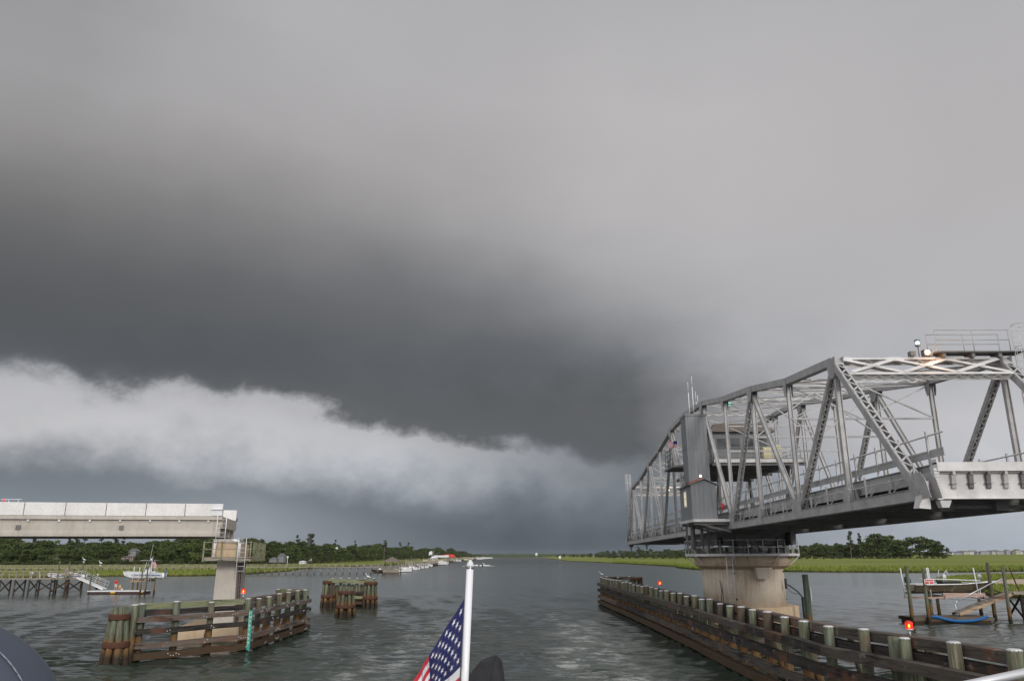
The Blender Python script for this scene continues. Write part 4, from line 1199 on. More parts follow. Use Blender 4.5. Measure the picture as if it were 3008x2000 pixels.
# red navigation lights
def navlight(label, x, y, z, s_=1.0):
    root = thing('navigation_light', label, 'navigation light', (x, y, z), 'red navigation lights on the fenders')
    mb = MB(); mb.tube((x, y, z), (x, y, z + .3 * s_), .035 * s_, n=8); mb.lathe((x, y, z + .28 * s_), [(.05 * s_, 0), (.17 * s_, .03 * s_), (.17 * s_, .07 * s_)], 14); obj(mb, 'post', ALU, root)
    zz = z + .35 * s_; r_ = .155 * s_
    mb = MB(); mb.lathe((x, y, zz), [(r_, 0), (r_ * 1.04, .02 * s_), (r_, .06 * s_), (r_ * 1.04, .1 * s_), (r_, .15 * s_), (r_ * 1.04, .2 * s_), (r_, .27 * s_)], 20); obj(mb, 'red_lens', E_RED, root)
    dc_ = V(x, y, 0).normalized() * r_ * 1.0; mb = MB(); mb.lathe((x - dc_.x, y - dc_.y, zz + .13 * s_), [(.012 * s_, -.09 * s_), (.05 * s_, 0), (.012 * s_, .09 * s_)], 10); obj(mb, 'lit_bulb', E_YEL, root)
    mb = MB(); mb.lathe((x, y, zz + .27 * s_), [(r_ * 1.05, 0), (r_ * 1.1, .02 * s_), (r_ * .4, .08 * s_)], 16); obj(mb, 'lid', REDM, root)


navlight('red navigation light nearest the camera on the right fender', 12.55, 26.2, 2.98, .7)
navlight('red navigation light far along the right fender near its tip', 11.9, 66, 2.9, .9)
navlight('red navigation light on the left fender in front of the pale pier', -16.65, 50.4, 3.05, .85)
# tide gauge board
tg = thing('tide_gauge', 'narrow green tide gauge board with white marks on the left fender', 'tide gauge', (-15.78, 49.9, 0))
mb = MB(); mb.beam((-15.88, 49.75, .15), (-15.88, 49.75, 2.4), .2, .04, (.9, .1, 0)); obj(mb, 'board', mat('gauge_green', (.03, .30, .22), .6), tg)
for k, nb in enumerate(('4', '5', '6', '7', '8', '9', '10', '11')):
    cu = bpy.data.curves.new('numeral', 'FONT'); cu.body = nb; cu.size = .2; cu.extrude = .004; cu.align_x = 'CENTER'
    to_ = bpy.data.objects.new('numeral', cu); COL.objects.link(to_)
    to_.rotation_euler = (R(90), 0, R(-6)); to_.location = V(-15.88, 49.72, .5 + k * .24)
    bpy.context.view_layer.update(); dg = bpy.context.evaluated_depsgraph_get()
    me = bpy.data.meshes.new_from_object(to_.evaluated_get(dg)); me.transform(to_.matrix_world); me.transform(Matrix.Translation(-Vector(tg['_at'])))
    bpy.data.objects.remove(to_); me.materials.clear(); me.materials.append(WHITEP)
    no = bpy.data.objects.new('numeral', me); COL.objects.link(no); no.parent = tg
mb = MB()
for k in range(20): mb.box(-15.97, -15.92, 49.715, 49.73, .35 + k * .1, .375 + k * .1)
obj(mb, 'scale_marks', WHITEP, tg)
# bird
bd = thing('egret', 'small pale bird perched at the far tip of the right fender', 'bird', (10.55, 96.6, 3.1))


def bird(root, p, s_):
    p = Vector(p)
    mb = MB(); ax = [(0, .0), (.055, .04), (.09, .12), (.08, .22), (.03, .34), (.005, .42)]
    rings = [[p + V((t - .15) * s_, math.sin(2 * math.pi * k / 8) * r_ * s_, .25 * s_ + math.cos(2 * math.pi * k / 8) * r_ * s_ + (.15 - t) * .3 * s_) for k in range(8)] for r_, t in ax]
    mb.loft(rings); obj(mb, 'body', WHITE, root)
    mb = MB(); h = p + V(-.2, 0, .5) * s_; mb.tube(p + V(-.12, 0, .3) * s_, h, .03 * s_, .022 * s_, 6); mb.lathe(h - V(0, 0, .03) * s_, [(.01, 0), (.045 * s_, .03 * s_), (.01, .08 * s_)], 8); mb.tube(h, h + V(-.16, 0, -.01) * s_, .015 * s_, .003, 5); obj(mb, 'head', WHITE, root)
    mb = MB(); mb.tube(p + V(-.02, .02, 0) * s_, p + V(0, .02, .22) * s_, .01 * s_, n=4); mb.tube(p + V(.03, -.02, 0) * s_, p + V(.02, -.02, .22) * s_, .01 * s_, n=4); obj(mb, 'legs', BLACK, root)


bird(bd, (10.55, 96.6, 3.1), 1.1)
g2 = thing('egret', 'small pale bird perched at the right end of the old fender frame', 'bird', (-16.6, 93.0, 3.1)); bird(g2, (-16.6, 93.0, 3.0), 1.2)

# ================================================================== FOREGROUND: STERN OF OUR OWN BOAT
fp = thing('flagstaff', 'shiny white flagstaff with acorn tip at the bottom centre', 'flagpole', (-.27, 4.5, 4.3))
p1, p0 = A(1380.5, 1672, 4.5), A(1365, 2000, 4.5); dd = (p0 - p1).normalized(); p0 = p1 + dd * 1.3
STAFF = bpy.data.materials.new('white_enamel'); STAFF.use_nodes = True; _b = STAFF.node_tree.nodes['Principled BSDF']; _b.inputs['Base Color'].default_value = (.74, .73, .74, 1); _b.inputs['Roughness'].default_value = .22; _b.inputs['Coat Weight'].default_value = .5
mb = MB(); mb.tube(p1, p0, .0198, .0215, 24); obj(mb, 'staff', STAFF, fp)
CHROME = bpy.data.materials.new('chrome'); CHROME.use_nodes = True; _b = CHROME.node_tree.nodes['Principled BSDF']; _b.inputs['Base Color'].default_value = (.6, .6, .6, 1); _b.inputs['Metallic'].default_value = 1; _b.inputs['Roughness'].default_value = .15
mb = MB(); mb.lathe(p1, [(.0198, -.001), (.013, .004), (.012, .006), (.0205, .010), (.0205, .016)], 24, -dd); obj(mb, 'collar', CHROME, fp)
mb = MB(); mb.lathe(p1, [(.0215, .0155), (.0212, .022), (.018, .032), (.0125, .042), (.006, .050), (.001, .053)], 24, -dd); obj(mb, 'acorn_tip', WHITEP, fp)

fl_ = thing('flag', 'large flag with white stars on blue and red stripes on the white staff', 'flag', (-.27, 4.5, 5.28))


def f_flagc(c):
    def fn(x, g, b):
        bump(x, b, x.noise(g, 900, 2), .0004, .5)
        return x.mix(x.rng(x.noise(g, 60, 3), .3, .7), tuple(q * .88 for q in c) + (1,), tuple(c) + (1,))
    return fn


NF = mat('cloth_navy', f_flagc((.009, .012, .085)), .85); RF = mat('cloth_red', f_flagc((.50, .02, .045)), .85); WF = mat('cloth_white', f_flagc((.66, .65, .66)), .85)
for m_ in (NF, RF, WF): m_.node_tree.nodes['Principled BSDF'].inputs['Sheen Weight'].default_value = .2
# hoist runs down the staff; the fly hangs steeply down to the left
HT_, HB_ = A(1364, 1757, 4.5), A(1352, 1957, 4.5)          # canton on the staff
FT_, FB_ = A(1260, 1924, 4.42), A(1262, 2042, 4.40)        # outer canton edge
hoist_d = (HB_ - HT_)


def flag_pt(u, v):
    """u: 0 at the staff .. 1 canton edge .. 2.4 fly end; v: 0 top .. 1 canton bottom .. 1.86 hem"""
    a = HT_ + hoist_d * v
    e = FT_ + (FB_ - FT_) * v
    if u <= 1: p = a.lerp(e, u)
    else: p = e + (V(-.088, .0, -.14) + V(.02, 0, -.02) * v) * (u - 1)
    f = min(1, u * 3)
    wv = math.sin(u * 12.5 + v * 1.6) * .012 + math.sin(u * 23 - v * 3) * .005 + math.sin(u * 5.0 + v * 4) * .012
    return p + V(.002 * math.sin(u * 9), wv * f, 0)


mb = MB(); NU, NV = 90, 39; us = [2.3 * i / NU for i in range(NU + 1)]; us[39] = 1.0
vs = [13 / 7 * j / NV for j in range(NV + 1)]
for j in range(NV + 1):
    for i in range(NU + 1): mb.v.append(flag_pt(us[i], vs[j]))
for j in range(NV):
    for i in range(NU):
        s_ = j // 3; mb.mi = 0 if (s_ < 7 and i < 39) else (1 if s_ % 2 == 0 else 2)
        q = j * (NU + 1) + i; mb.face([q, q + 1, q + NU + 2, q + NU + 1], True)
obj(mb, 'cloth', [NF, RF, WF], fl_)
mb = MB()
for r_ in range(7):
    for c_ in range(9):
        if (r_ + c_) % 2: continue
        u, v = (c_ + 1) / 10, (r_ + 1) / 8
        b0 = len(mb.v); du = .062; dv = .054; pts = []
        for k in range(10):
            t = math.pi / 2 + k * math.pi / 5; rr = 1 if k % 2 == 0 else .39
            pts.append((u + math.cos(t) * rr * du * 1.05, v - math.sin(t) * rr * dv))
        for off in (-.0012, .0012):
            b0 = len(mb.v); mb.v.append(flag_pt(u, v) + V(0, off, 0)); mb.v += [flag_pt(max(0, a), b_) + V(0, off, 0) for a, b_ in pts]
            for k in range(10): mb.face([b0, b0 + 1 + k, b0 + 1 + (k + 1) % 10])
obj(mb, 'stars', WF, fl_)


def f_canvas(x, g, b):
    bump(x, b, x.m('ADD', x.noise(x.scale(g, (1, 1, .35)), 14, 4, .6), x.m('MULTIPLY', x.noise(g, 300, 2), .06)), .012, .8)
    return x.mix(x.rng(x.noise(g, 9, 4), .35, .7), (.014, .014, .016, 1), (.03, .03, .032, 1))


CANV = mat('black_canvas', f_canvas, .8)
cv = thing('outboard_cover', 'black canvas cover rising to a rounded point at the bottom centre', 'cover', (-.15, 5.5, 4.2))
mb = MB(); rings = []
for t in [(i / 28) ** 1.6 for i in range(29)]:
    z = 4.866 - .75 * t ** 1.15; w_ = .006 + .036 * min(1, t * 16) ** .5 + .15 * (t * 2.2) ** .85; xc = -.118 - .085 * t * 1.6 ; wl = w_ * 1.0
    if t == 0: w_ = .004; z = 4.868
    rings.append([V(xc + math.cos(2 * math.pi * k / 28) * w_ * (1.25 if math.cos(2 * math.pi * k / 28) < 0 else .72) + (0.0), 5.5 + math.sin(2 * math.pi * k / 28) * (w_ * .9), z - .02 * (1 - abs(math.cos(2 * math.pi * k / 28))) * t) for k in range(28)])
mb.loft(rings); obj(mb, 'canvas', CANV, cv)
mb = MB(); sp_ = [r_[21] + V(0, -.002, .001) for r_ in rings]; mb.path(sp_, .002, 5); obj(mb, 'seam', BLACK, cv)
NAVY = bpy.data.materials.new('navy_gelcoat'); NAVY.use_nodes = True; _b = NAVY.node_tree.nodes['Principled BSDF']; _b.inputs['Base Color'].default_value = (.045, .056, .08, 1); _b.inputs['Roughness'].default_value = .45
dm = thing('boat_shell', 'dark blue grey rounded shell with pale piping in the lower left corner', 'boat part', (-2.7, 4.0, 4.4))  # dark rounded boat part, built as a plain shell
c0 = V(-2.745, 4.0, 4.6)
mb = MB(); rings = []
for k in range(21):
    t = math.pi * .5 * k / 20; rr = math.cos(t) * .62; rings.append([c0 + V(math.cos(2 * math.pi * j / 48) * rr, math.sin(2 * math.pi * j / 48) * rr * .7, math.sin(t) * .62) for j in range(48)])
mb.loft([[p - V(0, 0, .8) for p in rings[0]]] + rings); obj(mb, 'shell', NAVY, dm)
mb = MB(); mb.path([c0 + V(math.cos(R(a_)) * .597, -.13, math.sin(R(a_)) * .597) for a_ in range(0, 121, 4)], .0035, 6); obj(mb, 'piping', PIPG, dm)
rl = thing('handrail', 'polished grey rail crossing the lower right corner', 'rail', (1.8, 3, 5.0))
mb = MB(); q0, q1 = A(2790, 2022, 3.0), A(3200, 1935, 3.0); mb.tube(q0 + (q0 - q1) * .6, q1, .0155, n=20); mb.tube(q0 + V(.2, 0, 0), q0 + V(.2, 0, -.7), .0155, n=16); obj(mb, 'tube', ALU, rl)
# ================================================================== BOATS
def hull_mb(L, Wd, H, z0=0.0, bow_rise=.25):
    """open-topped hull, bow towards -X, stern at x = L"""
    rings = []; n = 9
    for i in range(n):
        t = i / (n - 1); x_ = L * t; hw = Wd / 2 * min(1, (t * 2.1 + .02) ** .6) * (1 if t < .85 else 1 - (t - .85) * .3)
        sheer = H + bow_rise * (1 - t) ** 2; keel = .55 * H * max(0, (1 - t * 3)) ** 1.6
        ch = keel + (H - keel) * .22
        sec = [(0, keel), (hw * .75, ch), (hw, sheer), (hw * .9, sheer), (hw * .82, sheer - .08), (hw * .6, H * .35 + keel * .5), (0, H * .3 + keel * .6)]
        ring = [V(x_ - .0 * (sheer - z), y, z0 + z) for y, z in sec] + [V(x_, -y, z0 + z) for y, z in sec[-2:0:-1]]
        for p in ring: p.x -= (p.z - z0 - keel) * .45 * max(0, 1 - t * 2.2)
        rings.append(ring)
    mb = MB(); mb.loft(rings, smooth=False); return mb


def outboard(root, x, y, z, m_=BLACK, s_=1.0):
    mb = MB(); mb.loft([[V(x + a * s_, y + b_ * s_, z + c * s_) for a, b_ in ((0, -.16), (.35, -.14), (.42, 0), (.35, .14), (0, .16))] for c in (0, .3)] + [[V(x + .04 * s_ + a * .8 * s_, y + b_ * .8 * s_, z + .45 * s_) for a, b_ in ((0, -.16), (.35, -.14), (.42, 0), (.35, .14), (0, .16))]], smooth=False)
    o = obj(mb, 'outboard_engine', m_, root)
    mb = MB(); mb.box(x + .1 * s_, x + .28 * s_, y - .06 * s_, y + .06 * s_, z - .85 * s_, z); mb.box(x + .02 * s_, x + .5 * s_, y - .13 * s_, y + .13 * s_, z - .5 * s_, z - .46 * s_); mb.lathe((x + .1 * s_, y, z - .72 * s_), [(.02, 0), (.09 * s_, .1 * s_), (.05 * s_, .4 * s_)], 8, (1, 0, 0)); obj(mb, 'lower_unit', m_, o)


def boat(label, L, Wd, H, hullm=WHITE, console=True, ttop=False, group=None, loc=(0, 0, 0), rz=0.0, z0=0.0, cat='boat', engine=BLACK, stripe=None):
    root = thing('motor_boat', label, cat, (0, 0, 0), group)
    obj(hull_mb(L, Wd, H), 'hull', hullm, root)
    if stripe: 
        mb = MB(); mb.beam((L * .25, -Wd / 2 - .0, H * .72), (L * .98, -Wd / 2 - .0, H * .66), .03, .1, (0, 1, 0)); obj(mb, 'stripe', stripe, root)
    mb = MB(); mb.path([V(-.1, 0, H * 1.35), V(L * .2, -Wd * .34, H * 1.28), V(L * .5, -Wd * .48, H * 1.1)], .02, 5); mb.path([V(-.1, 0, H * 1.35), V(L * .2, Wd * .34, H * 1.28), V(L * .5, Wd * .48, H * 1.1)], .02, 5); obj(mb, 'bow_rail', ALU, root)
    if console:
        mb = MB(); mb.hexa([(L * .5, -.38, H * .3), (L * .66, -.38, H * .3), (L * .66, .38, H * .3), (L * .5, .38, H * .3), (L * .54, -.34, H + .55), (L * .64, -.34, H + .55), (L * .64, .34, H + .55), (L * .54, .34, H + .55)]); obj(mb, 'console', WHITE, root)
        mb = MB(); mb.box(L * .545, L * .55, -.3, .3, H + .56, H + .85); obj(mb, 'windscreen', GLASS, root)
        mb = MB(); mb.box(L * .72, L * .8, -.4, .4, H * .3, H + .25); obj(mb, 'seat', WHITEP, root)
    if ttop:
        mb = MB()
        for y in (-.5, .5):
            mb.path([V(L * .5, y, H), V(L * .56, y * .8, H + 1.9)], .035, 6); mb.path([V(L * .72, y, H), V(L * .66, y * .8, H + 1.9)], .035, 6); mb.path([V(L * .5, y, H + .4), V(L * .7, y, H + .9)], .025, 5)
        obj(mb, 't_top_frame', WHITEP, root)
        mb = MB(); mb.loft([[V(L * .43, -.8, H + 1.9), V(L * .8, -.8, H + 1.88), V(L * .8, .8, H + 1.88), V(L * .43, .8, H + 1.9)], [V(L * .42, -.85, H + 1.96), V(L * .81, -.85, H + 1.94), V(L * .81, .85, H + 1.94), V(L * .42, .85, H + 1.96)]], smooth=False); mb.tube((L * .62, .3, H + 1.95), (L * .6, .3, H + 2.3), .12, .05, 8); obj(mb, 't_top', WHITE, root)
        mb = MB(); mb.tube((L * .62, -.3, H + 1.9), (L * .66, -.3, H + 4.6), .03, .012, 5); obj(mb, 'antenna', WHITEP, root)
    if engine: outboard(root, L - .05, 0, H * .95, engine)
    root.location = loc; root.rotation_euler = (0, 0, rz)
    return root


def dpile(label, x, y, z1, r=.14, group=None, lean=0.0, mat_=None):
    root = thing('mooring_pile', label, 'pile', (x, y, 0), group)
    mb = MB(); mb.tube((x + lean * (z1 + 1.5), y, -1.5), (x, y, z1), r * 1.1, r * .9, 10); obj(mb, 'post', mat_ or PILE, root)
    return root


def bent(mb, mb2, x, y, ztop, dx_, dy_, r=.13, brace=True):
    """two piles and a cross"""
    a, b_ = V(x - dx_, y - dy_, 0), V(x + dx_, y + dy_, 0)
    for p in (a, b_): m_ = MB(); m_.tube(p + V(0, 0, -1.5), p + V(0, 0, ztop), r, r * .9, 8); obj(m_, 'pier_leg', WALED, mb2)
    if brace:
        for (p, q, o) in ((a, b_, 0), (b_, a, .08)):
            m_ = MB(); m_.beam(p + V(0, o, .25), q + V(0, o, ztop - .2), .05, .2, None); obj(m_, 'cross_brace', WALED, mb2)


def railing(mb, a, b_, h=1.0, sp=2.0, rails=(.5, 1.0), w_=.09):
    L_ = (b_ - a).length; k = max(1, int(L_ / sp))
    for j in range(k + 1): p = a.lerp(b_, j / k); mb.beam(p, p + V(0, 0, h), w_, w_, (1, 0, 0))
    for r_ in rails: mb.beam(a + V(0, 0, r_), b_ + V(0, 0, r_), .05, w_, None)


# ---------------------------------------------------------------- right dock
dR = thing('floating_dock', 'low floating timber dock at the right with a blue hose along its edge', 'dock', (36, 68, 0))
mb = MB(); a, b_ = V(32.9, 67.7, 0), V(39.4, 67.6, 0)
for k in range(46): x_ = 32.9 + k * .142; mb.box(x_, x_ + .13, 67.75, 70.2, .44, .49)
obj(mb, 'deck', DOCKW, dR)
mb = MB(); mb.box(32.85, 39.5, 67.66, 67.74, .2, .47); mb.box(32.85, 39.5, 70.21, 70.28, .2, .47); obj(mb, 'fascia', mat('pale_dock_edge', f_wood((.30, .24, .18), (.52, .46, .40)), .8), dR)
mb = MB(); mb.box(33.0, 39.3, 67.8, 70.1, -.1, .43); obj(mb, 'float', WALED, dR)
hs = thing('hose', 'blue corrugated hose lying along the front edge of the right floating dock', 'hose', (36.5, 67.6, .4))
mb = MB(); pts = [V(34.3, 67.55, .56), V(34.8, 67.5, .52), V(35.3, 67.5, .38), V(35.9, 67.45, .25), V(36.7, 67.45, .2), V(37.6, 67.45, .24), V(38.3, 67.45, .36), V(38.9, 67.5, .58)]
for i in range(len(pts) - 1):
    for j in range(5): p, q = pts[i].lerp(pts[i + 1], j / 5), pts[i].lerp(pts[i + 1], (j + .75) / 5); mb.tube(p, q, .10, .115, 10)
obj(mb, 'tube', BLUE, hs)
gw = thing('gangway', 'wooden ramp with a bent white handrail leading down to the right floating dock', 'gangway', (39, 68.5, .5))
mb = MB(); mb.beam((37.2, 68.6, .62), (42.4, 69.2, 2.25), .1, .22, (0, 1, 0)); mb.beam((37.2, 69.7, .62), (42.4, 70.3, 2.25), .1, .22, (0, 1, 0)); obj(mb, 'side_beam', mat('tan_timber', f_wood((.32, .22, .13), (.45, .32, .2)), .8), gw)
mb = MB(); mb.beam((37.2, 69.15, .74), (42.4, 69.75, 2.37), 1.1, .05, (0, 1, 0)); obj(mb, 'walk_board', DOCKW, gw)
mb = MB(); mb.path([V(37.0, 68.6, .7), V(36.95, 68.6, 1.5), V(37.2, 68.6, 1.72), V(40.2, 68.9, 3.0), V(41.5, 69.1, 3.45), V(41.7, 69.1, 3.3), V(41.95, 69.1, 2.6)], .045, 7); mb.path([V(39.3, 68.7, 2.6), V(39.2, 68.7, 1.9)], .03, 5); mb.path([V(38.3, 68.7, 2.15), V(39.8, 68.7, 1.7)], .02, 5); obj(mb, 'handrail', ALU, gw)
for (x_, y_, z_, r_, lb, ln) in ((32.95, 67.9, 4.55, .15, 'tall mooring pile at the left end of the right dock, beside the outboard', .02), (34.1, 67.45, 4.35, .14, 'tall mooring pile carrying a small sign on the right dock', .02),
                         (35.9, 70.6, 2.75, .16, 'short pile under the middle of the lifted wooden boat', 0), (37.6, 72.6, 1.9, .15, 'dark short pile behind the lifted wooden boat', 0), (42.1, 74, 2.9, .15, 'pile at the bow of the lifted wooden boat', 0),
                         (41.3, 70.5, 4.75, .15, 'tallest pile left of the white handrail', .015), (39.9 + 1.0, 67.9 - .2, 4.5, .14, 'tall pile standing just in front of the ramp', .02)):
    dpile(lb, x_, y_, z_, r_, None, -ln)
sg = thing('sign', 'small red and white notice on the second pile of the right dock', 'sign', (34.35, 67.2, 3.3))
mb = MB(); mb.box(33.95, 34.75, 67.22, 67.26, 3.1, 3.5); obj(mb, 'board', WHITEP, sg)
mb = MB(); mb.box(34.0, 34.7, 67.2, 67.218, 3.36, 3.46); mb.box(34.0, 34.3, 67.2, 67.218, 3.15, 3.3); mb.box(34.38, 34.68, 67.2, 67.218, 3.15, 3.3); obj(mb, 'red_print', REDM, sg)
lf = thing('boat_lift', 'timber boat lift cradle holding the brown wooden boat', 'boat lift', (37, 71, 2))
mb = MB(); mb.box(36.6, 40.2, 69.6, 69.8, 1.95, 2.3); mb.box(33.3, 36.9, 69.6, 69.7, 1.85, 2.0); mb.box(36.7, 36.85, 69.5, 72.6, 1.8, 2.1); mb.box(40.0, 40.15, 69.5, 72.6, 1.8, 2.1); obj(mb, 'cradle_beam', mat('pinkish_timber', f_wood((.36, .24, .19), (.5, .36, .3)), .8), lf)
for (x_, y_) in ((33.5, 69.9), (35.9, 70.2), (37.1, 72.3), (39.9, 70.1)): mb = MB(); mb.tube((x_, y_, 1.9), (x_ - .12, y_, 4.35), .05, n=6); obj(mb, 'guide_post', WHITEP, lf)
for x_ in (37.9, 41.0): mb = MB(); mb.lathe((x_, 71.5, 3.4), [(.06, -.6), (.07, 0), (.17, .05), (.17, .3), (.05, .4)], 10); obj(mb, 'lift_motor', WHITEP, lf)
wb = boat('brown wooden motor boat hanging in the lift at the right dock', 7.0, 2.0, .72, hullm=mat('brown_hull', f_wood((.055, .045, .028), (.10, .08, .05)), .5), console=False, engine=None, loc=(40.9, 71.0, 2.15), rz=math.pi)
wb['_at'] = (0, 0, 0)
wb.rotation_euler = (0, 0, 0); wb.scale = (-1, 1, 1); wb.location = (41.6, 71.0, 2.2)
mb = MB(); mb.path([V(-.4, 0, .98), V(1.2, -.75, .9), V(3, -1.0, .8), V(7, -.98, .75)], .045, 6); mb.path([V(-.4, 0, .98), V(1.2, .75, .9), V(3, 1.0, .8), V(7, .98, .75)], .045, 6); obj(mb, 'white_gunwale', WHITE, wb)
mb = MB(); mb.box(2.8, 4.4, -.5, .5, .5, 1.0); mb.box(5.2, 6.2, -.7, .7, .4, .7); obj(mb, 'engine_box', BLACK, wb)
mb = MB(); mb.tube((1.4, -.9, 1.1), (6.6, -.9, 1.25), .04, n=6); mb.tube((4.4, .3, 1.0), (4.2, .3, 2.0), .02, n=5); mb.path([V(4.0, .2, .9), V(3.9, .2, 1.6), V(3.6, .2, 1.9), V(3.5, .2, 1.5)], .03, 5); obj(mb, 'canopy_pole', WHITEP, wb)
outboard(wb, 7.0, 0, .9, mat('dark_blue_engine', (.03, .05, .10), .4), 1.15)
pR = thing('pier', 'fixed timber pier with cross braces at the right edge', 'pier', (44, 69.5, 2.3))
mb, m2 = MB(), MB()
for x_ in (42.8, 45.8, 48.8): bent(mb, pR, x_, 70, 2.2, 0, 1.0); bent(mb, pR, x_ + .9, 69.0, 2.2, .9, 0)

mb = MB(); mb.box(42.2, 52, 68.9, 71.2, 2.2, 2.36); obj(mb, 'deck', DOCKW, pR)
mb = MB(); railing(mb, V(43.8, 68.95, 2.36), V(52, 68.95, 2.36), 1.1, 1.9); obj(mb, 'railing', DOCKW, pR)
rp = thing('steel_post', 'thin rusty leaning post on the small marsh point at the right', 'post', (46, 75, 0)); mb = MB(); mb.tube((47.0, 75, 0), (45.9, 75, 4.3), .06, n=6); obj(mb, 'post', RUSTB, rp)
# small marsh point behind it
mp = [G(2752, 1705), G(2790, 1722), G(2860, 1733), G(2905, 1748), G(2960, 1752), G(3020, 1757), G(3200, 1765)]
mp2 = [G(3200, 1688), G(3020, 1692), G(2900, 1692), G(2820, 1697)]
poly = [(p.x, p.y) for p in resample(mp, 2, .8)] + [(p.x, p.y) for p in resample(mp2, 4, 2)]
mb = MB(); mb.prism(poly, -.3, .42); bm_ = obj(mb, 'marsh_point', GRASS); fixn(bm_); struct(bm_)
mb = MB(); sp2 = [(G(*q, .45).x, G(*q, .45).y) for q in ((2850, 1712), (2900, 1716), (2960, 1718), (3100, 1722), (3100, 1700), (2990, 1700), (2920, 1705))]
mb.prism(sp2, .40, .46); struct(obj(mb, 'sand_path', SAND))


def in_poly(x_, y_, P):
    c = False
    for i in range(len(P)):
        (x1, y1), (x2, y2) = P[i], P[i - 1]
        if (y1 > y_) != (y2 > y_) and x_ < (x2 - x1) * (y_ - y1) / (y2 - y1) + x1: c = not c
    return c


sps = []
xs = [p[0] for p in poly]; ys = [p[1] for p in poly]
while len(sps) < 9000:
    x_, y_ = random.uniform(min(xs), min(max(xs), 140)), random.uniform(min(ys), max(ys))
    if in_poly(x_, y_, poly) and not in_poly(x_, y_, sp2): sps.append(V(x_, y_, .3))
tufts('marsh_grass', sps, .3, .6, BLADE, 'green marsh grass on the small point at the right')

# ---------------------------------------------------------------- left dock
pl = thing('pier', 'timber pier with railings and crossed braces at the far left', 'pier', (-74, 130, 2.3))
mb, m2 = MB(), MB()
for (x_, w_) in ((-81.4, .28), (-79.05, .28), (-76.75, .3), (-74.9, .9), (-72.65, .9), (-70.4, .85), (-83.7, .28), (-86.0, .28), (-88.3, .28)): bent(mb, pl, x_, 130.5 + (0 if w_ > 1 else 0), 2.2, w_, .9 if w_ < 1 else .2)

mb = MB(); mb.box(-105, -69.2, 129.6, 131.4, 2.2, 2.4); obj(mb, 'deck', DOCKW, pl)
mb = MB(); railing(mb, V(-105, 129.65, 2.4), V(-69.2, 129.65, 2.4), 1.05, 1.1, (.55, 1.02)); railing(mb, V(-105, 131.3, 2.4), V(-69.2, 131.3, 2.4), 1.05, 1.1, (.55, 1.02)); obj(mb, 'railing', DOCKW, pl)
gl = thing('gangway', 'white aluminium gangway sloping from the left pier to its floating dock', 'gangway', (-65, 129, 1))
mb = MB()
for y_ in (129.0, 130.1): mb.beam((-69.3, y_, 2.45), (-64.9, y_, .68), .08, .22, (0, 1, 0))
mb.beam((-69.3, 129.55, 2.5), (-64.9, 129.55, .72), 1.0, .05, (0, 1, 0)); obj(mb, 'ramp', WHITEP, gl)
mb = MB()
for y_ in (129.0, 130.1):
    mb.tube((-69.3, y_, 3.6), (-64.4, y_, 1.75), .035, n=5); mb.tube((-69.3, y_, 3.05), (-64.6, y_, 1.2), .025, n=5)
    for k in range(4): q = V(-69.3 + 4.5 * k / 3, y_, 2.5 - 1.78 * k / 3); mb.tube(q, q + V(.15, 0, 1.1), .025, n=5)
obj(mb, 'railing', ALU, gl)
dl = thing('floating_dock', 'white topped low floating dock below the lifted white boat at left', 'dock', (-61, 129, 0))
mb = MB(); mb.box(-66.7, -57.9, 127.8, 130.5, .36, .5); obj(mb, 'deck', WHITEP, dl)
mb = MB(); mb.box(-66.7, -57.9, 127.9, 130.4, -.2, .355); obj(mb, 'float', mat('dark_maroon', (.06, .03, .03), .7), dl)
mb = MB(); mb.box(-63.0, -62.3, 127.7, 127.89, .15, .35); mb.box(-58.5, -57.95, 127.7, 127.89, .2, .34); obj(mb, 'yellow_fender', YELC, dl)
for (x_, y_, z_, lb) in ((-66.5, 128, 4.3, 'pile beside the white gangway at left'), (-58.3, 127.6, 3.6, 'stout pile at the right end of the left floating dock'), (-57.7, 128, 4.2, 'pile just right of the left floating dock'),
                         (-61.4, 131.5, 2.6, 'short pile below the bow of the lifted white boat'), (-61.3, 133, 1.9, 'dark pile below the middle of the lifted white boat'), (-57.2, 130, 2.5, 'dark pile below the engine of the lifted white boat'),
                         (-73.9, 131.8, 5.0, 'tall slim pile rising through the left pier railing'), (-82.2, 150, 4.7, 'tall slim pile holding a folded cast net')):
    dpile(lb, x_, y_, z_, .13)
for (x_, y_, z_, lb) in ((-83.9, 158, 4.6, 'post with a pale bird on top behind the left pier'), (-76.5, 150, 4.0, 'post with a pale bird on top left of the lifted boat'), (-75.7, 148, 2.4, 'shorter post with a white top left of the lifted boat')):
    r_ = dpile(lb, x_, y_, z_, .12); mb = MB(); mb.lathe((x_, y_, z_), [(.13, 0), (.2, .1), (.1, .25)], 8); obj(mb, 'white_top', WHITEP, r_)
for (x_, y_, z_, lb) in ((-83.9, 158, 4.8, 'pale bird on the tallest post behind the left pier'), (-76.5, 150, 4.2, 'pale bird on the post left of the lifted boat')):
    g_ = thing('gull', lb, 'bird', (x_, y_, z_)); bird(g_, (x_, y_, z_), 1.5)
boat('white centre console boat with t-top raised on the lift at left', 6.4, 2.3, .95, ttop=True, loc=(-62.7, 131.0, 2.15), rz=0, engine=mat('blue_grey_engine', (.10, .14, .2), .4), stripe=mat('blue_stripe', (.1, .15, .35), .4))
ll = thing('boat_lift', 'boat lift cradle under the white t-top boat at left', 'boat lift', (-60, 130, 1.6))
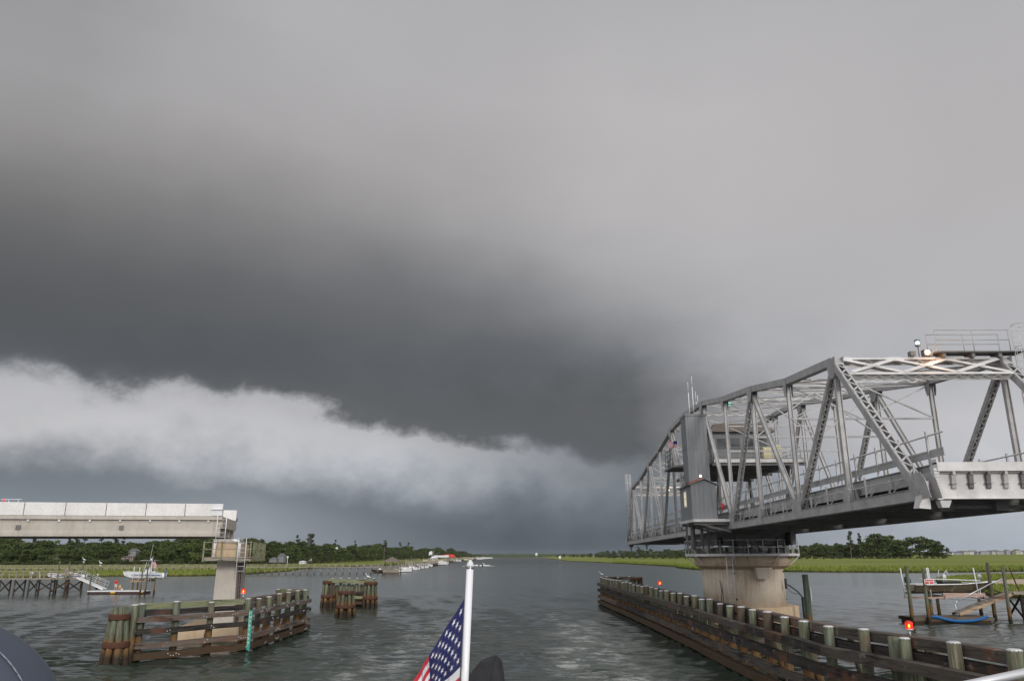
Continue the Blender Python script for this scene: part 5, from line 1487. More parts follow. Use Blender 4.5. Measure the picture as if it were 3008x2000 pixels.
mb = MB(); mb.box(-60.9, -58.2, 129.4, 129.6, 1.75, 1.98); mb.box(-60.9, -58.2, 132.4, 132.6, 1.75, 1.98); mb.box(-60.4, -60.2, 129.4, 132.6, 1.98, 2.12); mb.box(-58.6, -58.4, 129.4, 132.6, 1.98, 2.12); obj(mb, 'cradle_beam', TAN, ll)
for (x_, z_) in ((-60.5, 4.1), (-59.6, 4.0), (-58.0, 4.0)): mb = MB(); mb.tube((x_, 129.3, 1.9), (x_ + .05, 129.3, z_), .06, n=6); obj(mb, 'guide_post', WHITEP, ll)
fpl = thing('flagpole', 'slim flagpole beside the engine of the lifted white boat', 'flagpole', (-57.2, 128.4, 0)); mb = MB(); mb.tube((-57.2, 128.4, .4), (-57.3, 128.4, 5.6), .04, n=6); obj(mb, 'pole', ALU, fpl)
fs_ = small_flag('flag', 'small striped flag hanging beside the lifted white boat at left', (-57.3, 128.4, 5.3), -.7, .9, .9)
sb = boat('small white skiff with a blue bow cover moored behind the left pier', 6.8, 2.1, .8, loc=(-87.0, 152, 1.7), rz=0, console=True, engine=BLACK, stripe=mat('blue_cover', (.03, .08, .3), .7))
ct = thing('cleaning_table', 'white fish cleaning table on the left pier', 'table', (-76.7, 130.4, 2.4))
mb = MB(); mb.box(-77.6, -75.8, 130.2, 130.9, 3.35, 3.42); obj(mb, 'table_top', WHITEP, ct); mb = MB(); mb.beam((-77.4, 130.5, 2.4), (-77.2, 130.5, 3.35), .1, .1, (0, 1, 0)); mb.beam((-76, 130.5, 2.4), (-76.2, 130.5, 3.35), .1, .1, (0, 1, 0)); mb.box(-77.5, -77.0, 130.2, 130.8, 3.05, 3.33); obj(mb, 'table_leg', WHITEP, ct)
nt_ = thing('cast_net', 'pale net hanging open from a pile behind the left pier', 'net', (-82.3, 149.9, 3)); mb = MB(); mb.lathe((-82.4, 149.8, 2.2), [(1.0, 0), (.45, .7), (.12, 1.7), (.05, 2.2)], 9); obj(mb, 'mesh_net', DOCKW, nt_)


def skin_body(root, name, joints, edges, m_):
    me = bpy.data.meshes.new(name); me.from_pydata([j[:3] for j in joints], edges, [])
    o = bpy.data.objects.new(name, me); COL.objects.link(o)
    md = o.modifiers.new('s', 'SKIN'); me.skin_vertices[0].data[0].use_root = True
    for i, j in enumerate(joints): me.skin_vertices[0].data[i].radius = (j[3], j[4] if len(j) > 4 else j[3])
    o.modifiers.new('u', 'SUBSURF').levels = 1
    bpy.context.view_layer.update(); dg = bpy.context.evaluated_depsgraph_get()
    m2_ = bpy.data.meshes.new_from_object(o.evaluated_get(dg)); bpy.data.objects.remove(o)
    o = bpy.data.objects.new(name, m2_); COL.objects.link(o); m2_.materials.clear(); m2_.materials.append(m_); o.parent = root
    for p in m2_.polygons: p.use_smooth = True
    return o


pe = thing('person', 'person in a red shirt and pale shorts standing on the left floating dock', 'person', (-62.7, 128.6, .5))
J = [(0, 0, .95, .13, .1), (0, 0, 1.15, .12, .09), (0, 0, 1.38, .15, .1), (0, .0, 1.5, .06), (0, -.01, 1.6, .075), (0, -.01, 1.72, .08), (.19, 0, 1.42, .06), (.25, -.02, 1.15, .045), (.2, -.16, .98, .035), (.19, -.23, .95, .03), (-.19, 0, 1.42, .06), (-.26, -.02, 1.15, .045), (-.22, -.14, .95, .035), (-.2, -.2, .92, .03),
     (.1, 0, .85, .09), (.12, 0, .48, .06), (.12, .01, .09, .04), (.13, -.13, .04, .035), (-.1, 0, .85, .09), (-.12, 0, .48, .06), (-.12, .01, .09, .04), (-.13, -.13, .04, .035)]
E_ = [(0, 1), (1, 2), (2, 3), (3, 4), (4, 5), (2, 6), (6, 7), (7, 8), (8, 9), (2, 10), (10, 11), (11, 12), (12, 13), (0, 14), (14, 15), (15, 16), (16, 17), (0, 18), (18, 19), (19, 20), (20, 21)]
skin_body(pe, 'body', J, E_, SKIN)
mb = MB()
def orow(pts, n=12): return [[V(math.cos(2 * math.pi * k / n) * a, math.sin(2 * math.pi * k / n) * b_, z) for k in range(n)] for a, b_, z in pts]
mb.loft(orow([(.18, .13, .9), (.175, .125, 1.1), (.21, .135, 1.35), (.2, .12, 1.45), (.08, .08, 1.51)]), ends=False)
for s_ in (-1, 1): mb.tube((.17 * s_, 0, 1.43), (.26 * s_, -.01, 1.2), .085, .075, 8)
o = obj(mb, 'shirt', REDC, None); o.parent = pe
mb = MB(); mb.loft(orow([(.175, .13, .97), (.19, .14, .82)]), ends=False)
for s_ in (-1, 1): mb.tube((.1 * s_, 0, .86), (.12 * s_, 0, .5), .11, .1, 10)
o = obj(mb, 'shorts', KHAKI, None); o.parent = pe
mb = MB(); mb.lathe((0, .01, 1.67), [(.095, 0), (.1, .05), (.07, .11), (.01, .135)], 10); o = obj(mb, 'hair', BLACK, None); o.parent = pe
pe.scale = (1, 1, 1.0)
p2 = thing('person', 'person crouching in a yellow shirt beside the one in red', 'person', (-62.0, 128.6, .5))
J = [(0, .08, .32, .12), (0, .0, .5, .12), (0, -.08, .68, .12), (0, -.12, .78, .05), (0, -.14, .86, .07), (0, -.15, .94, .07), (.16, -.1, .68, .05), (.2, -.25, .5, .04), (.1, -.38, .42, .03), (-.16, -.1, .68, .05), (-.2, -.25, .5, .04), (-.1, -.38, .42, .03), (.12, -.0, .3, .08), (.15, -.28, .38, .06), (.14, -.1, .06, .04), (.14, -.22, .04, .035), (-.12, 0, .3, .08), (-.15, -.28, .38, .06), (-.14, -.1, .06, .04), (-.14, -.22, .04, .035)]
E_ = [(0, 1), (1, 2), (2, 3), (3, 4), (4, 5), (2, 6), (6, 7), (7, 8), (2, 9), (9, 10), (10, 11), (0, 12), (12, 13), (13, 14), (14, 15), (0, 16), (16, 17), (17, 18), (18, 19)]
skin_body(p2, 'body', J, E_, SKIN)
mb = MB(); mb.loft([[V(math.cos(2 * math.pi * k / 12) * a, math.sin(2 * math.pi * k / 12) * b_ + y, z) for k in range(12)] for a, b_, y, z in ((.17, .15, .06, .3), (.17, .15, 0, .5), (.19, .14, -.08, .7), (.08, .08, -.11, .79))], ends=False); o = obj(mb, 'shirt', YELC, None); o.parent = p2
bk = thing('bucket', 'white round bucket beside the crouching person on the left floating dock', 'bucket', (-61.55, 128.3, .5)); mb = MB(); mb.lathe((-61.55, 128.3, .5), [(.14, 0), (.17, .3), (.18, .32)], 12); obj(mb, 'pail', WHITEP, bk); mb = MB(); mb.path([V(-61.55 + .17 * math.cos(t), 128.3, .8 + .15 * math.sin(t)) for t in [k * math.pi / 6 for k in range(7)]], .01, 4); obj(mb, 'handle', ALU, bk)

# ---------------------------------------------------------------- long boardwalk, boathouse, creek
bw = thing('boardwalk', 'long timber boardwalk on piles crossing the left marsh and water', 'boardwalk', (-110, 270, 2))
a, b_ = V(-240, 262, 2.35), V(-42, 266, 2.15)
mb = MB(); mb.beam(a, b_, 1.6, .22, (0, 1, 0)); obj(mb, 'deck', DOCKW, bw)
mb = MB(); k_ = 86
for j in range(k_ + 1):
    if j % 1 == 0:
        p = a.lerp(b_, j / k_); mb = MB()
        for y in (-.75, .75): mb.tube(p + V(0, y, -3.5), p + V(0, y, 1.05), .11, n=6)
        mb.beam(p + V(0, -.9, -.2), p + V(0, .9, -.2), .14, .16, (1, 0, 0)); obj(mb, 'pile_bent', DOCKW, bw)
mb = MB()
for y in (-.8, .8):
    for zz in (.5, 1.0): mb.beam(a + V(0, y, zz), b_ + V(0, y, zz), .06, .1, (0, 1, 0))
obj(mb, 'railing', DOCKW, bw)
bh = thing('boathouse', 'open timber boathouse with brown pyramid roof at the end of the boardwalk', 'boathouse', (-39.4, 264, 0))
mb = MB(); mb.loft([[V(-42.4, 261.5, 3.75), V(-36.6, 261.5, 3.75), V(-36.6, 267, 3.75), V(-42.4, 267, 3.75)], [V(-39.7, 264, 5.35), V(-39.3, 264, 5.35), V(-39.3, 264.4, 5.35), V(-39.7, 264.4, 5.35)]], smooth=False); obj(mb, 'roof', ROOFB, bh)
mb = MB()
for x_ in (-42, -39.5, -37): 
    for y_ in (261.8, 266.8): mb.box(x_ - .12, x_ + .12, y_ - .12, y_ + .12, -1, 3.75)
obj(mb, 'roof_post', DOCKW, bh)
mb = MB(); mb.box(-42.6, -36.4, 261.4, 267, 1.3, 1.5); obj(mb, 'deck', DOCKW, bh)
mb = MB(); mb.box(-42.2, -36.8, 261.5, 261.7, .1, 1.29); mb.box(-42.2, -42.0, 261.5, 266, .1, 1.29); obj(mb, 'skirt_wall', DOCKW, bh)
mb = MB(); railing(mb, V(-42.4, 261.5, 1.5), V(-36.6, 261.5, 1.5), 1.0, 1.2, (.3, .6, .95)); obj(mb, 'railing', DOCKW, bh)
gcr = [G(115, 1655, 1.4), G(250, 1658.5, 1.4), G(420, 1659, 1.4), G(560, 1657.5, 1.4), G(560, 1655.5, 1.4), G(300, 1654, 1.4)]
# ---------------------------------------------------------------- moored boats and small docks down the left shore
random.seed(21)
kinds = ['white boat with open cockpit', 'white boat with a small cabin', 'white boat with a canvas top', 'white skiff with a dark engine']
sl_ = [(1110, 1682, 5.5, 'dark hulled small boat moored left of the boathouse'), (1182, 1681, 6, 'white boat moored just right of the boathouse'), (1198, 1676, 7, 'second white boat right of the boathouse'), (1210, 1675, 6, 'third white boat right of the boathouse'), (1222, 1671, 7, 'fourth white boat right of the boathouse'), (1235, 1670, 7, 'fifth white boat right of the boathouse'),
       (1247, 1665, 8, 'last white boat of the slips right of the boathouse'), (1285, 1660, 12, 'long white boat low on the water below the yellow sport fishing boat'), (1297, 1656, 10, 'white boat with high bow at the end of its dock'), (1336, 1650, 12, 'white boat beside the red roofed dock'), (1365, 1646, 12, 'cream boat moored beyond the red roofed dock'),
       (1400, 1644, 18, 'white boat among the far docks'), (1416, 1642, 20, 'small pale boat near the far end of the left shore'), (1432, 1641, 20, 'last white boat on the left horizon')]
for i, (x_, y_, L_, lb) in enumerate(sl_):
    p = G(x_, y_); hm = WALED if i == 0 else (YEL if 'cream' in lb else WHITE)
    boat(lb, L_, L_ * .34, L_ * .13 + .3, hullm=hm, console=True, ttop=(i % 3 == 2), loc=(p.x - L_ / 2, p.y + 2, 0), rz=random.uniform(-.25, .25) + (math.pi if i % 2 else 0) * 0, group='boats moored along the left shore')
yb = thing('sport_fishing_boat', 'large white and yellow sport fishing boat with tall mast on the left shore', 'boat', (0, 0, 0))
obj(hull_mb(15, 4.4, 1.7), 'hull', YEL, yb)
mb = MB(); mb.box(5.5, 11, -1.6, 1.6, 1.0, 3.3); mb.box(6.6, 10, -1.3, 1.3, 3.31, 4.3); mb.box(6.4, 10.4, -1.5, 1.5, 5.0, 5.1); obj(mb, 'cabin', WHITE, yb)
mb = MB()
for (x_, y_) in ((6.6, -1.3), (6.6, 1.3), (10, -1.3), (10, 1.3)): mb.tube((x_, y_, 4.3), (x_, y_, 5.0), .05, n=5)
mb.tube((8, 0, 5.1), (8, 0, 9), .08, n=6); mb.tube((8.2, 1, 4.5), (12.5, 2, 7.5), .05, n=5); obj(mb, 'mast', WHITEP, yb)
mb = MB(); mb.box(5.7, 10.8, -1.63, -1.6, 2.2, 2.9); obj(mb, 'windows', GLASS, yb)
p = G(1240, 1655); yb.location = (p.x, p.y + 6, 1.1)
wf = thing('flag', 'large white flag flying above the yellow sport fishing boat', 'flag', (0, 0, 0)); q = A(1270, 1630, p.y + 6); mb = MB(); mb.loft([[V(q.x - 2.6 * u, q.y + .3 * math.sin(u * 5), q.z + v_ + .5 * math.sin(u * 4)) for v_ in (0, 2.6)] for u in (0, .25, .5, .75, 1)], close=False); obj(mb, 'cloth', WHITEP, wf)
rd = thing('boat_shelter', 'boat shelter with a bright red roof on the left shore', 'shelter', (0, 0, 0)); p = G(1318, 1652)
mb = MB(); mb.loft([[p + V(a, b2, 4.6) for a, b2 in ((-6, 0), (6, 0), (6, 7), (-6, 7))], [p + V(a, b2, 7.0) for a, b2 in ((-4, 2.5), (4, 2.5), (4, 4.5), (-4, 4.5))]], smooth=False); obj(mb, 'roof', mat('bright_red_roof', (.55, .04, .025), .6), rd)
mb = MB()
for a in (-5.5, 0, 5.5):
    for b2 in (.5, 6.5): mb.box(p.x + a - .2, p.x + a + .2, p.y + b2 - .2, p.y + b2 + .2, -1, 4.6)
mb.box(p.x - 12, p.x + 9, p.y + .6, p.y + 6, 1.3, 1.7); obj(mb, 'posts_and_deck', DOCKW, rd)
ws = thing('boat_shelter', 'boat shelter with a white and yellow roof on the left shore', 'shelter', (0, 0, 0)); p = G(1295, 1653)
mb = MB(); mb.box(p.x - 6, p.x + 6, p.y + 4, p.y + 9, 4.6, 6.2); obj(mb, 'roof', WHITEP, ws)
mb = MB(); [mb.box(p.x + a - .2, p.x + a + .2, p.y + 4, p.y + 4.4, -1, 4.6) for a in (-5.5, 0, 5.5)]; obj(mb, 'posts', DOCKW, ws)
for i, (xa, xb, y_, lb) in enumerate(((1175, 1250, 1672, 'timber dock serving the slips right of the boathouse'), (1255, 1290, 1662, 'timber dock under the yellow sport fishing boat'), (1305, 1345, 1651, 'timber dock under the red roof'), (1352, 1380, 1645, 'far timber dock beyond the red roof'), (1390, 1425, 1642.5, 'farthest timber dock on the left shore'))):
    p, q = G(xa, y_ + 3), G(xb, y_ - 3)
    r_ = thing('dock', lb, 'dock', tuple(p)); mb = MB(); mb.beam(p + V(0, 3, 1.5), q + V(0, 3, 1.5), 1.6, .3, None); obj(mb, 'deck', DOCKW, r_)
    k = int((q - p).length / 5) + 2
    for j in range(k + 1):
        c = p.lerp(q, j / k)
        for oy in (2, 4.2): mb = MB(); mb.tube(c + V(0, oy, -1), c + V(0, oy, random.uniform(2.2, 4.6)), .16, n=6); obj(mb, 'pile', DOCKW, r_)
sbt = boat('small speeding motor boat throwing spray in the middle of the channel', 7, 2.4, 1.0, hullm=WALED, loc=(G(1412, 1663).x, G(1412, 1663).y, .1), rz=R(70))
p = G(1412, 1663)
mb = MB(); mb.lathe(p + V(0, 0, -.1), [(.1, 0), (1, .5), (.4, 1.0)], 8)
for k in range(60):
    sx = random.choice((-1, 1)); t = random.random(); c = p + V(sx * (1.5 + t * (9 if sx < 0 else 6)), t * 8, 0); mb.lathe(c, [(.1, 0), (.5 * (1.2 - t), .25), (.05, .9 * (1.2 - t))], 5)
o = obj(mb, 'bow_spray', WHITEP); o['kind'] = 'stuff'; o['label'] = 'white spray around the speeding boat'
for (x_, y_, lb) in ((1645, 1654, 'white square day beacon standing off the right marsh point'), (1576, 1645, 'small far white day beacon near the horizon')):
    p = G(x_, y_); r_ = thing('day_beacon', lb, 'beacon', tuple(p)); s_ = p.y / 330
    mb = MB(); mb.tube(p + V(0, 0, -1), p + V(0, 0, 2.3 * s_), .13 * s_, n=6); obj(mb, 'post', DOCKW, r_)
    mb = MB(); mb.box(p.x - .4 * s_, p.x + .4 * s_, p.y - .1, p.y + .1, 1.9 * s_, 2.9 * s_); obj(mb, 'board', WHITE, r_)
p = G(957 - 0, 1662, 1.0); r_ = thing('signpost', 'thin white post standing in the left marsh before the trees', 'post', (0, 0, 0)); c = A(844, 1652, 400)
mb = MB(); mb.tube((c.x, c.y, .8), (c.x, c.y, 5.0), .12, n=6); obj(mb, 'post', WHITEP, r_); mb = MB(); mb.box(c.x - .4, c.x + .4, c.y - .1, c.y + .1, 5.0, 5.9); obj(mb, 'board', WHITEP, r_)
# ================================================================== TREES
random.seed(5)


def f_leaf(c1, c2):
    def fn(x, g, b):
        oi = x.n('ShaderNodeObjectInfo').outputs['Random']; n1 = x.noise(g, .35, 3, .6)
        base = x.mix(x.rng(n1, .35, .65), c1 + (1,), c2 + (1,))
        return x.mix(x.m('MULTIPLY', oi, .45), base, (.030, .038, .016, 1))
    return fn


LEAF = mat('dark_leaves', f_leaf((.030, .048, .014), (.11, .14, .038)), .8, spec=.2)
PINEL = mat('pine_needles', f_leaf((.024, .038, .016), (.065, .08, .03)), .8, spec=.2)
BUSHL = mat('pale_bush_leaves', f_leaf((.05, .065, .022), (.10, .12, .045)), .85, spec=.2)
BARK = mat('bark', (.11, .085, .065), .9)
DEADB = mat('grey_dead_bark', (.22, .19, .16), .9)


def crown_mb(blobs, leaf, per, rnd):
    mb = MB()
    for (c, r) in blobs:
        for _ in range(per):
            while True:
                d = V(rnd.uniform(-1, 1), rnd.uniform(-1, 1), rnd.uniform(-1, 1))
                if .25 < d.length < 1: break
            p = V(*c) + V(d.x * r[0], d.y * r[1], d.z * r[2]) * (.55 + .5 * rnd.random())
            n_ = V(rnd.uniform(-1, 1), rnd.uniform(-1, 1), rnd.uniform(-.3, 1.2)).normalized(); u = n_.orthogonal().normalized(); u.rotate(Matrix.Rotation(rnd.random() * 6.28, 3, n_)); w_ = n_.cross(u); s_ = leaf * rnd.uniform(.6, 1.3)
            b_ = len(mb.v); mb.v += [p - u * s_, p + w_ * s_ * .5, p + u * s_, p - w_ * s_ * .5]; mb.face([b_, b_ + 1, b_ + 2, b_ + 3])
    return mb


def trunk_mb(h, r, branches, rnd):
    mb = MB(); pts = [V(0, 0, -.5)]
    for k in range(1, 5): pts.append(V(rnd.uniform(-.03, .03) * h, rnd.uniform(-.03, .03) * h, h * k / 4))
    for k in range(4): mb.tube(pts[k], pts[k + 1], r * (1 - k * .2), r * (.8 - k * .2), 6)
    for c in branches:
        t = rnd.uniform(.35, .85); s_ = pts[0].lerp(pts[4], t); mb.tube(s_, V(*c), r * .35, r * .12, 5)
    return mb


protos = {}


def make_proto(kind, seed):
    rnd = random.Random(seed); blobs = []
    if kind == 'oak':
        for _ in range(32):
            t = rnd.random() * 6.28; q = rnd.random() ** .5; z = rnd.uniform(.12, .92); w_ = .42 * math.sin(min(1, (1.05 - z) * 1.9) * math.pi / 2)
            blobs.append(((math.cos(t) * w_ * q * 10, math.sin(t) * w_ * q * 10, z * 10), (rnd.uniform(1.1, 2.1), rnd.uniform(1.1, 2.1), rnd.uniform(.7, 1.3))))
        cr_, tr = crown_mb(blobs, .42, 62, rnd), trunk_mb(6.5, .3, [b_[0] for b_ in blobs[:9]], rnd)
    elif kind == 'pine':
        for _ in range(11):
            t = rnd.random() * 6.28; z = rnd.uniform(.55, 1.0); q = (1.08 - z) * 5.0 * rnd.uniform(.4, 1)
            blobs.append(((math.cos(t) * q, math.sin(t) * q, z * 10), (rnd.uniform(.8, 1.5), rnd.uniform(.8, 1.5), rnd.uniform(.25, .5))))
        cr_, tr = crown_mb(blobs, .28, 60, rnd), trunk_mb(9.9, .17, [b_[0] for b_ in blobs], rnd)
    elif kind == 'windswept':
        for _ in range(15):
            z = rnd.uniform(.45, .95); x_ = rnd.uniform(-1, 4.2) * (1.25 - z)
            blobs.append(((x_, rnd.uniform(-1.2, 1.2), z * 10 - abs(x_) * .25), (rnd.uniform(.9, 1.7), rnd.uniform(.6, 1.1), rnd.uniform(.4, .7))))
        cr_, tr = crown_mb(blobs, .3, 60, rnd), trunk_mb(8, .22, [b_[0] for b_ in blobs], rnd)
    else:
        for _ in range(12):
            t = rnd.random() * 6.28; q = rnd.random() * 4
            blobs.append(((math.cos(t) * q, math.sin(t) * q, rnd.uniform(2, 8)), (2.2, 2.2, 2.2)))
        cr_, tr = crown_mb(blobs, .55, 60, rnd), trunk_mb(3, .2, [], rnd)
    root = thing({'oak': 'broadleaf_tree', 'pine': 'pine_tree', 'windswept': 'windswept_tree', 'bush': 'shrub'}[kind], 'x', 'shrub' if kind == 'bush' else 'tree')
    obj(cr_, 'crown', {'oak': LEAF, 'pine': PINEL, 'windswept': PINEL, 'bush': BUSHL}[kind], root)
    obj(tr, 'trunk', DEADB if kind == 'windswept' else BARK, root)
    return root


used = set()
for kind, n_ in (('oak', 5), ('pine', 3), ('windswept', 3), ('bush', 2)):
    protos[kind] = [make_proto(kind, 100 + i * 7 + len(kind)) for i in range(n_)]


def tree(kind, x, y, z, h, w_=1.0, label='', group=None, idx=None):
    i = random.randrange(len(protos[kind])) if idx is None else idx % len(protos[kind]); pr = protos[kind][i]
    if (kind, i) not in used: used.add((kind, i)); r_ = pr
    else: r_ = copy_tree(pr)
    r_.location = (x, y, z); s_ = h / 10; r_.scale = (s_ * w_, s_ * w_, s_); r_.rotation_euler = (0, 0, 0 if kind == 'windswept' else random.random() * 6.28)
    r_['label'] = label
    if group: r_['group'] = group
    elif 'group' in r_: del r_['group']
    return r_


def interp(tab, x_):
    for (a, b_), (c, d) in zip(tab, tab[1:]):
        if x_ <= c: return b_ + (d - b_) * max(0, (x_ - a) / (c - a))
    return tab[-1][1]


TOPL = [(-60, 1578), (60, 1580), (110, 1578), (170, 1586), (330, 1592), (450, 1585), (560, 1572), (620, 1580), (690, 1580), (760, 1574), (800, 1579), (830, 1593), (900, 1586), (980, 1591), (1030, 1600), (1060, 1594), (1100, 1597), (1150, 1602), (1180, 1596), (1210, 1600), (1240, 1609), (1290, 1606), (1330, 1609), (1370, 1618), (1400, 1626), (1440, 1631)]
DISL = [(-60, 400), (750, 420), (900, 500), (1000, 600), (1100, 720), (1200, 900), (1300, 1200), (1370, 1700), (1440, 2600)]
GRPL = 'trees of the dark wood along the left shore'
lab_oak = 'dark green broadleaf tree in the wood along the left shore'; lab_pine = 'slim pine rising among the broadleaf trees of the left shore'


def lzone(x_, row):
    w1 = ('shorter green tree in the front row', 'dark green tree in the middle row', 'taller dark tree in the back row')[row]
    w2 = 'of the wood seen under the white bridge deck' if x_ < 560 else 'of the wood right behind the left concrete pier' if x_ < 780 else 'of the wood behind the long boardwalk' if x_ < 1080 else 'of the wood above the boathouse and moored boats' if x_ < 1260 else 'of the far wood tapering to the horizon'
    return w1 + ' ' + w2


random.seed(11)
for row, (dk, hk, st_) in enumerate(((1.0, .80, 21), (1.06, .92, 19), (1.12, 1.0, 17))):
    x_ = -60
    while x_ < 1440:
        d = interp(DISL, x_) * dk * random.uniform(.98, 1.03); top = interp(TOPL, x_)
        p = A(x_, top, d); gz = 2.0; h = max(3.5, (p.z - gz) * hk * random.uniform(.66, 1.08))
        tree('oak', p.x, d, gz, h, random.uniform(1.0, 1.35), lzone(x_, row), GRPL)
        x_ += st_ * (1 if x_ < 900 else .85) * random.uniform(.7, 1.2)
for x_, top, hw_ in ((100, 1575, .8), (225, 1576, .9), (250, 1576, .8), (205, 1583, .6), (300, 1577, .8), (340, 1577, 1.0), (365, 1580, .6), (875, 1575, .7), (985, 1588, .7), (1044, 1590, .6), (1175, 1593, .7), (1200, 1594, .7)):
    d = interp(DISL, x_) * 1.1; p = A(x_, top, d); tree('pine', p.x, d, 2, p.z - 1.5, hw_ * .8, lab_pine, GRPL)
p = A(911, 1563, 520); tree('windswept', p.x, 520, 2, p.z - 2, .8, 'tallest pine on the left shore with flat layered branches', idx=0)
p = A(1130, 1583, 760); tree('windswept', p.x, 760, 2, p.z - 2, .7, 'tall ragged pine above the boathouse on the left shore', idx=1)
p = A(210, 1575, 440); tree('windswept', p.x, 440, 2, p.z - 2, .7, 'flat topped pine seen under the left bridge deck', idx=2)
GB = 'low shrubs at the foot of the left wood'
x_ = -60
while x_ < 1100:
    d = interp(DISL, x_) * .965; p = A(x_, 1640, d); tree('bush', p.x, d, 1.4, random.uniform(2.5, 4.5) * d / 420, random.uniform(1, 1.7), 'low green shrub at the foot of the left wood', GB); x_ += random.uniform(20, 34)
# right bank
TOPR = [(1590, 1633), (1700, 1627), (1780, 1617), (1830, 1614), (1880, 1613), (1960, 1610), (2010, 1608), (2350, 1602), (2390, 1594), (2440, 1590), (2500, 1588), (2540, 1585), (2570, 1574), (2600, 1577), (2630, 1586), (2650, 1592), (2690, 1580), (2730, 1590), (2765, 1605)]
DISR = [(1590, 2500), (1700, 1500), (1800, 950), (2000, 760), (2350, 620), (2800, 600)]
GRPR = 'trees of the low wood on the right marsh'
for row, (dk, hk, st_) in enumerate(((1.0, .85, 20), (1.07, 1.0, 18))):
    x_ = 1590
    while x_ < 2640:
        d = interp(DISR, x_) * dk; top = interp(TOPR, x_); p = A(x_, top, d); gz = 2.6
        h = max(3, (p.z - gz) * hk * random.uniform(.78, 1.06)); tree('oak', p.x, d, gz, h, random.uniform(1, 1.4) if h < 12 else 1.0, ('front row' if row == 0 else 'back row') + (' tree of the low wood left of the round pier' if x_ < 2100 else ' tree of the denser wood right of the round pier'), GRPR)
        x_ += st_ * random.uniform(.7, 1.2)
for x_, top, wv in ((2568, 1566, 1.3), (2605, 1572, 1.5)):
    p = A(x_, top, 590); tree('oak', p.x, 590, 2.6, p.z - 2.6, wv, 'full green tree right of the two tall pines' if x_ < 2600 else 'full green tree left of the rounded last tree', None)
for x_, top, wv, lb in ((2655, 1584, 1.35, 'left half of the rounded clump at the end of the right wood'), (2695, 1572, 1.6, 'tall rounded tree near the end of the right wood'), (2728, 1582, 1.5, 'rounded tree closing the right wood'), (2752, 1596, 1.5, 'lower tree at the very end of the right wood')):
    p = A(x_, top, 585); tree('oak', p.x, 585, 2.6, p.z - 2.6, wv, lb, None)
p = A(2492, 1556, 600); tree('windswept', p.x, 600, 2.6, p.z - 2.6, .55, 'tall bare trunked pine, left of the pair on the right marsh', idx=0)
p = A(2520, 1560, 600); tree('windswept', p.x, 600, 2.6, p.z - 2.6, .45, 'tall bare trunked pine, right of the pair on the right marsh', idx=1)
p = A(1874, 1599, 880); tree('windswept', p.x, 880, 2.2, p.z - 2.2, .6, 'lone pine above the low wood left of the round pier', idx=2)
p = A(2780, 1605, 580); tree('windswept', p.x, 580, 2.4, p.z - 2.4, 1.0, 'small windswept tree standing alone at the end of the right wood', idx=1)
x_ = 1640
while x_ < 2790:
    d = interp(DISR, x_) * .95; p = A(x_, 1630, d); tree('bush', p.x, d, 2.0, random.uniform(1.8, 3.4) * d / 600, random.uniform(1, 2.0), 'pale green shrub at the foot of the right wood', 'shrubs at the foot of the right wood'); x_ += random.uniform(16, 30)

# ================================================================== HOUSES
def house(label, x, y, z, w_, d, h, roofh, wall, roof, nwin=2, porch=False, group=None, kind='house', hip=True):
    r_ = thing('house', label, kind, (x, y, z), group)
    mb = MB(); mb.box(x - w_ / 2, x + w_ / 2, y, y + d, z, z + h); wo_ = obj(mb, 'wall', wall, r_)
    o_ = w_ * .06; e = .25 if hip else .5
    mb = MB()
    if hip: mb.loft([[V(x - w_ / 2 - o_, y - o_, z + h), V(x + w_ / 2 + o_, y - o_, z + h), V(x + w_ / 2 + o_, y + d + o_, z + h), V(x - w_ / 2 - o_, y + d + o_, z + h)], [V(x - w_ * .2, y + d * .45, z + h + roofh), V(x + w_ * .2, y + d * .45, z + h + roofh), V(x + w_ * .2, y + d * .55, z + h + roofh), V(x - w_ * .2, y + d * .55, z + h + roofh)]], smooth=False)
    else: mb.extr([V(x - w_ / 2 - o_, y - o_, z + h), V(x + w_ / 2 + o_, y - o_, z + h), V(x, y - o_, z + h + roofh)], (0, d + 2 * o_, 0))
    obj(mb, 'roof', roof, r_)
    for k in range(nwin):
        xx = x - w_ / 2 + w_ * (k + .5) / nwin; mb = MB(); mb.box(xx - w_ * .09, xx + w_ * .09, y - .05, y - .01, z + h * .45, z + h * .8); f_ = obj(mb, 'window_frame', WHITEP, r_); mb = MB(); mb.box(xx - w_ * .07, xx + w_ * .07, y - .09, y - .052, z + h * .48, z + h * .77); obj(mb, 'pane', GLASS, f_)
    if porch:
        mb = MB(); mb.box(x - w_ / 2, x + w_ / 2, y - 2.5, y - .1, z + h * .35, z + h * .39)
        for k in range(5): xx = x - w_ / 2 + w_ * k / 4; mb.box(xx - .1, xx + .1, y - 2.5, y - 2.3, z - 2, z + h * .6)
        obj(mb, 'porch', DOCKW, r_)
    return r_


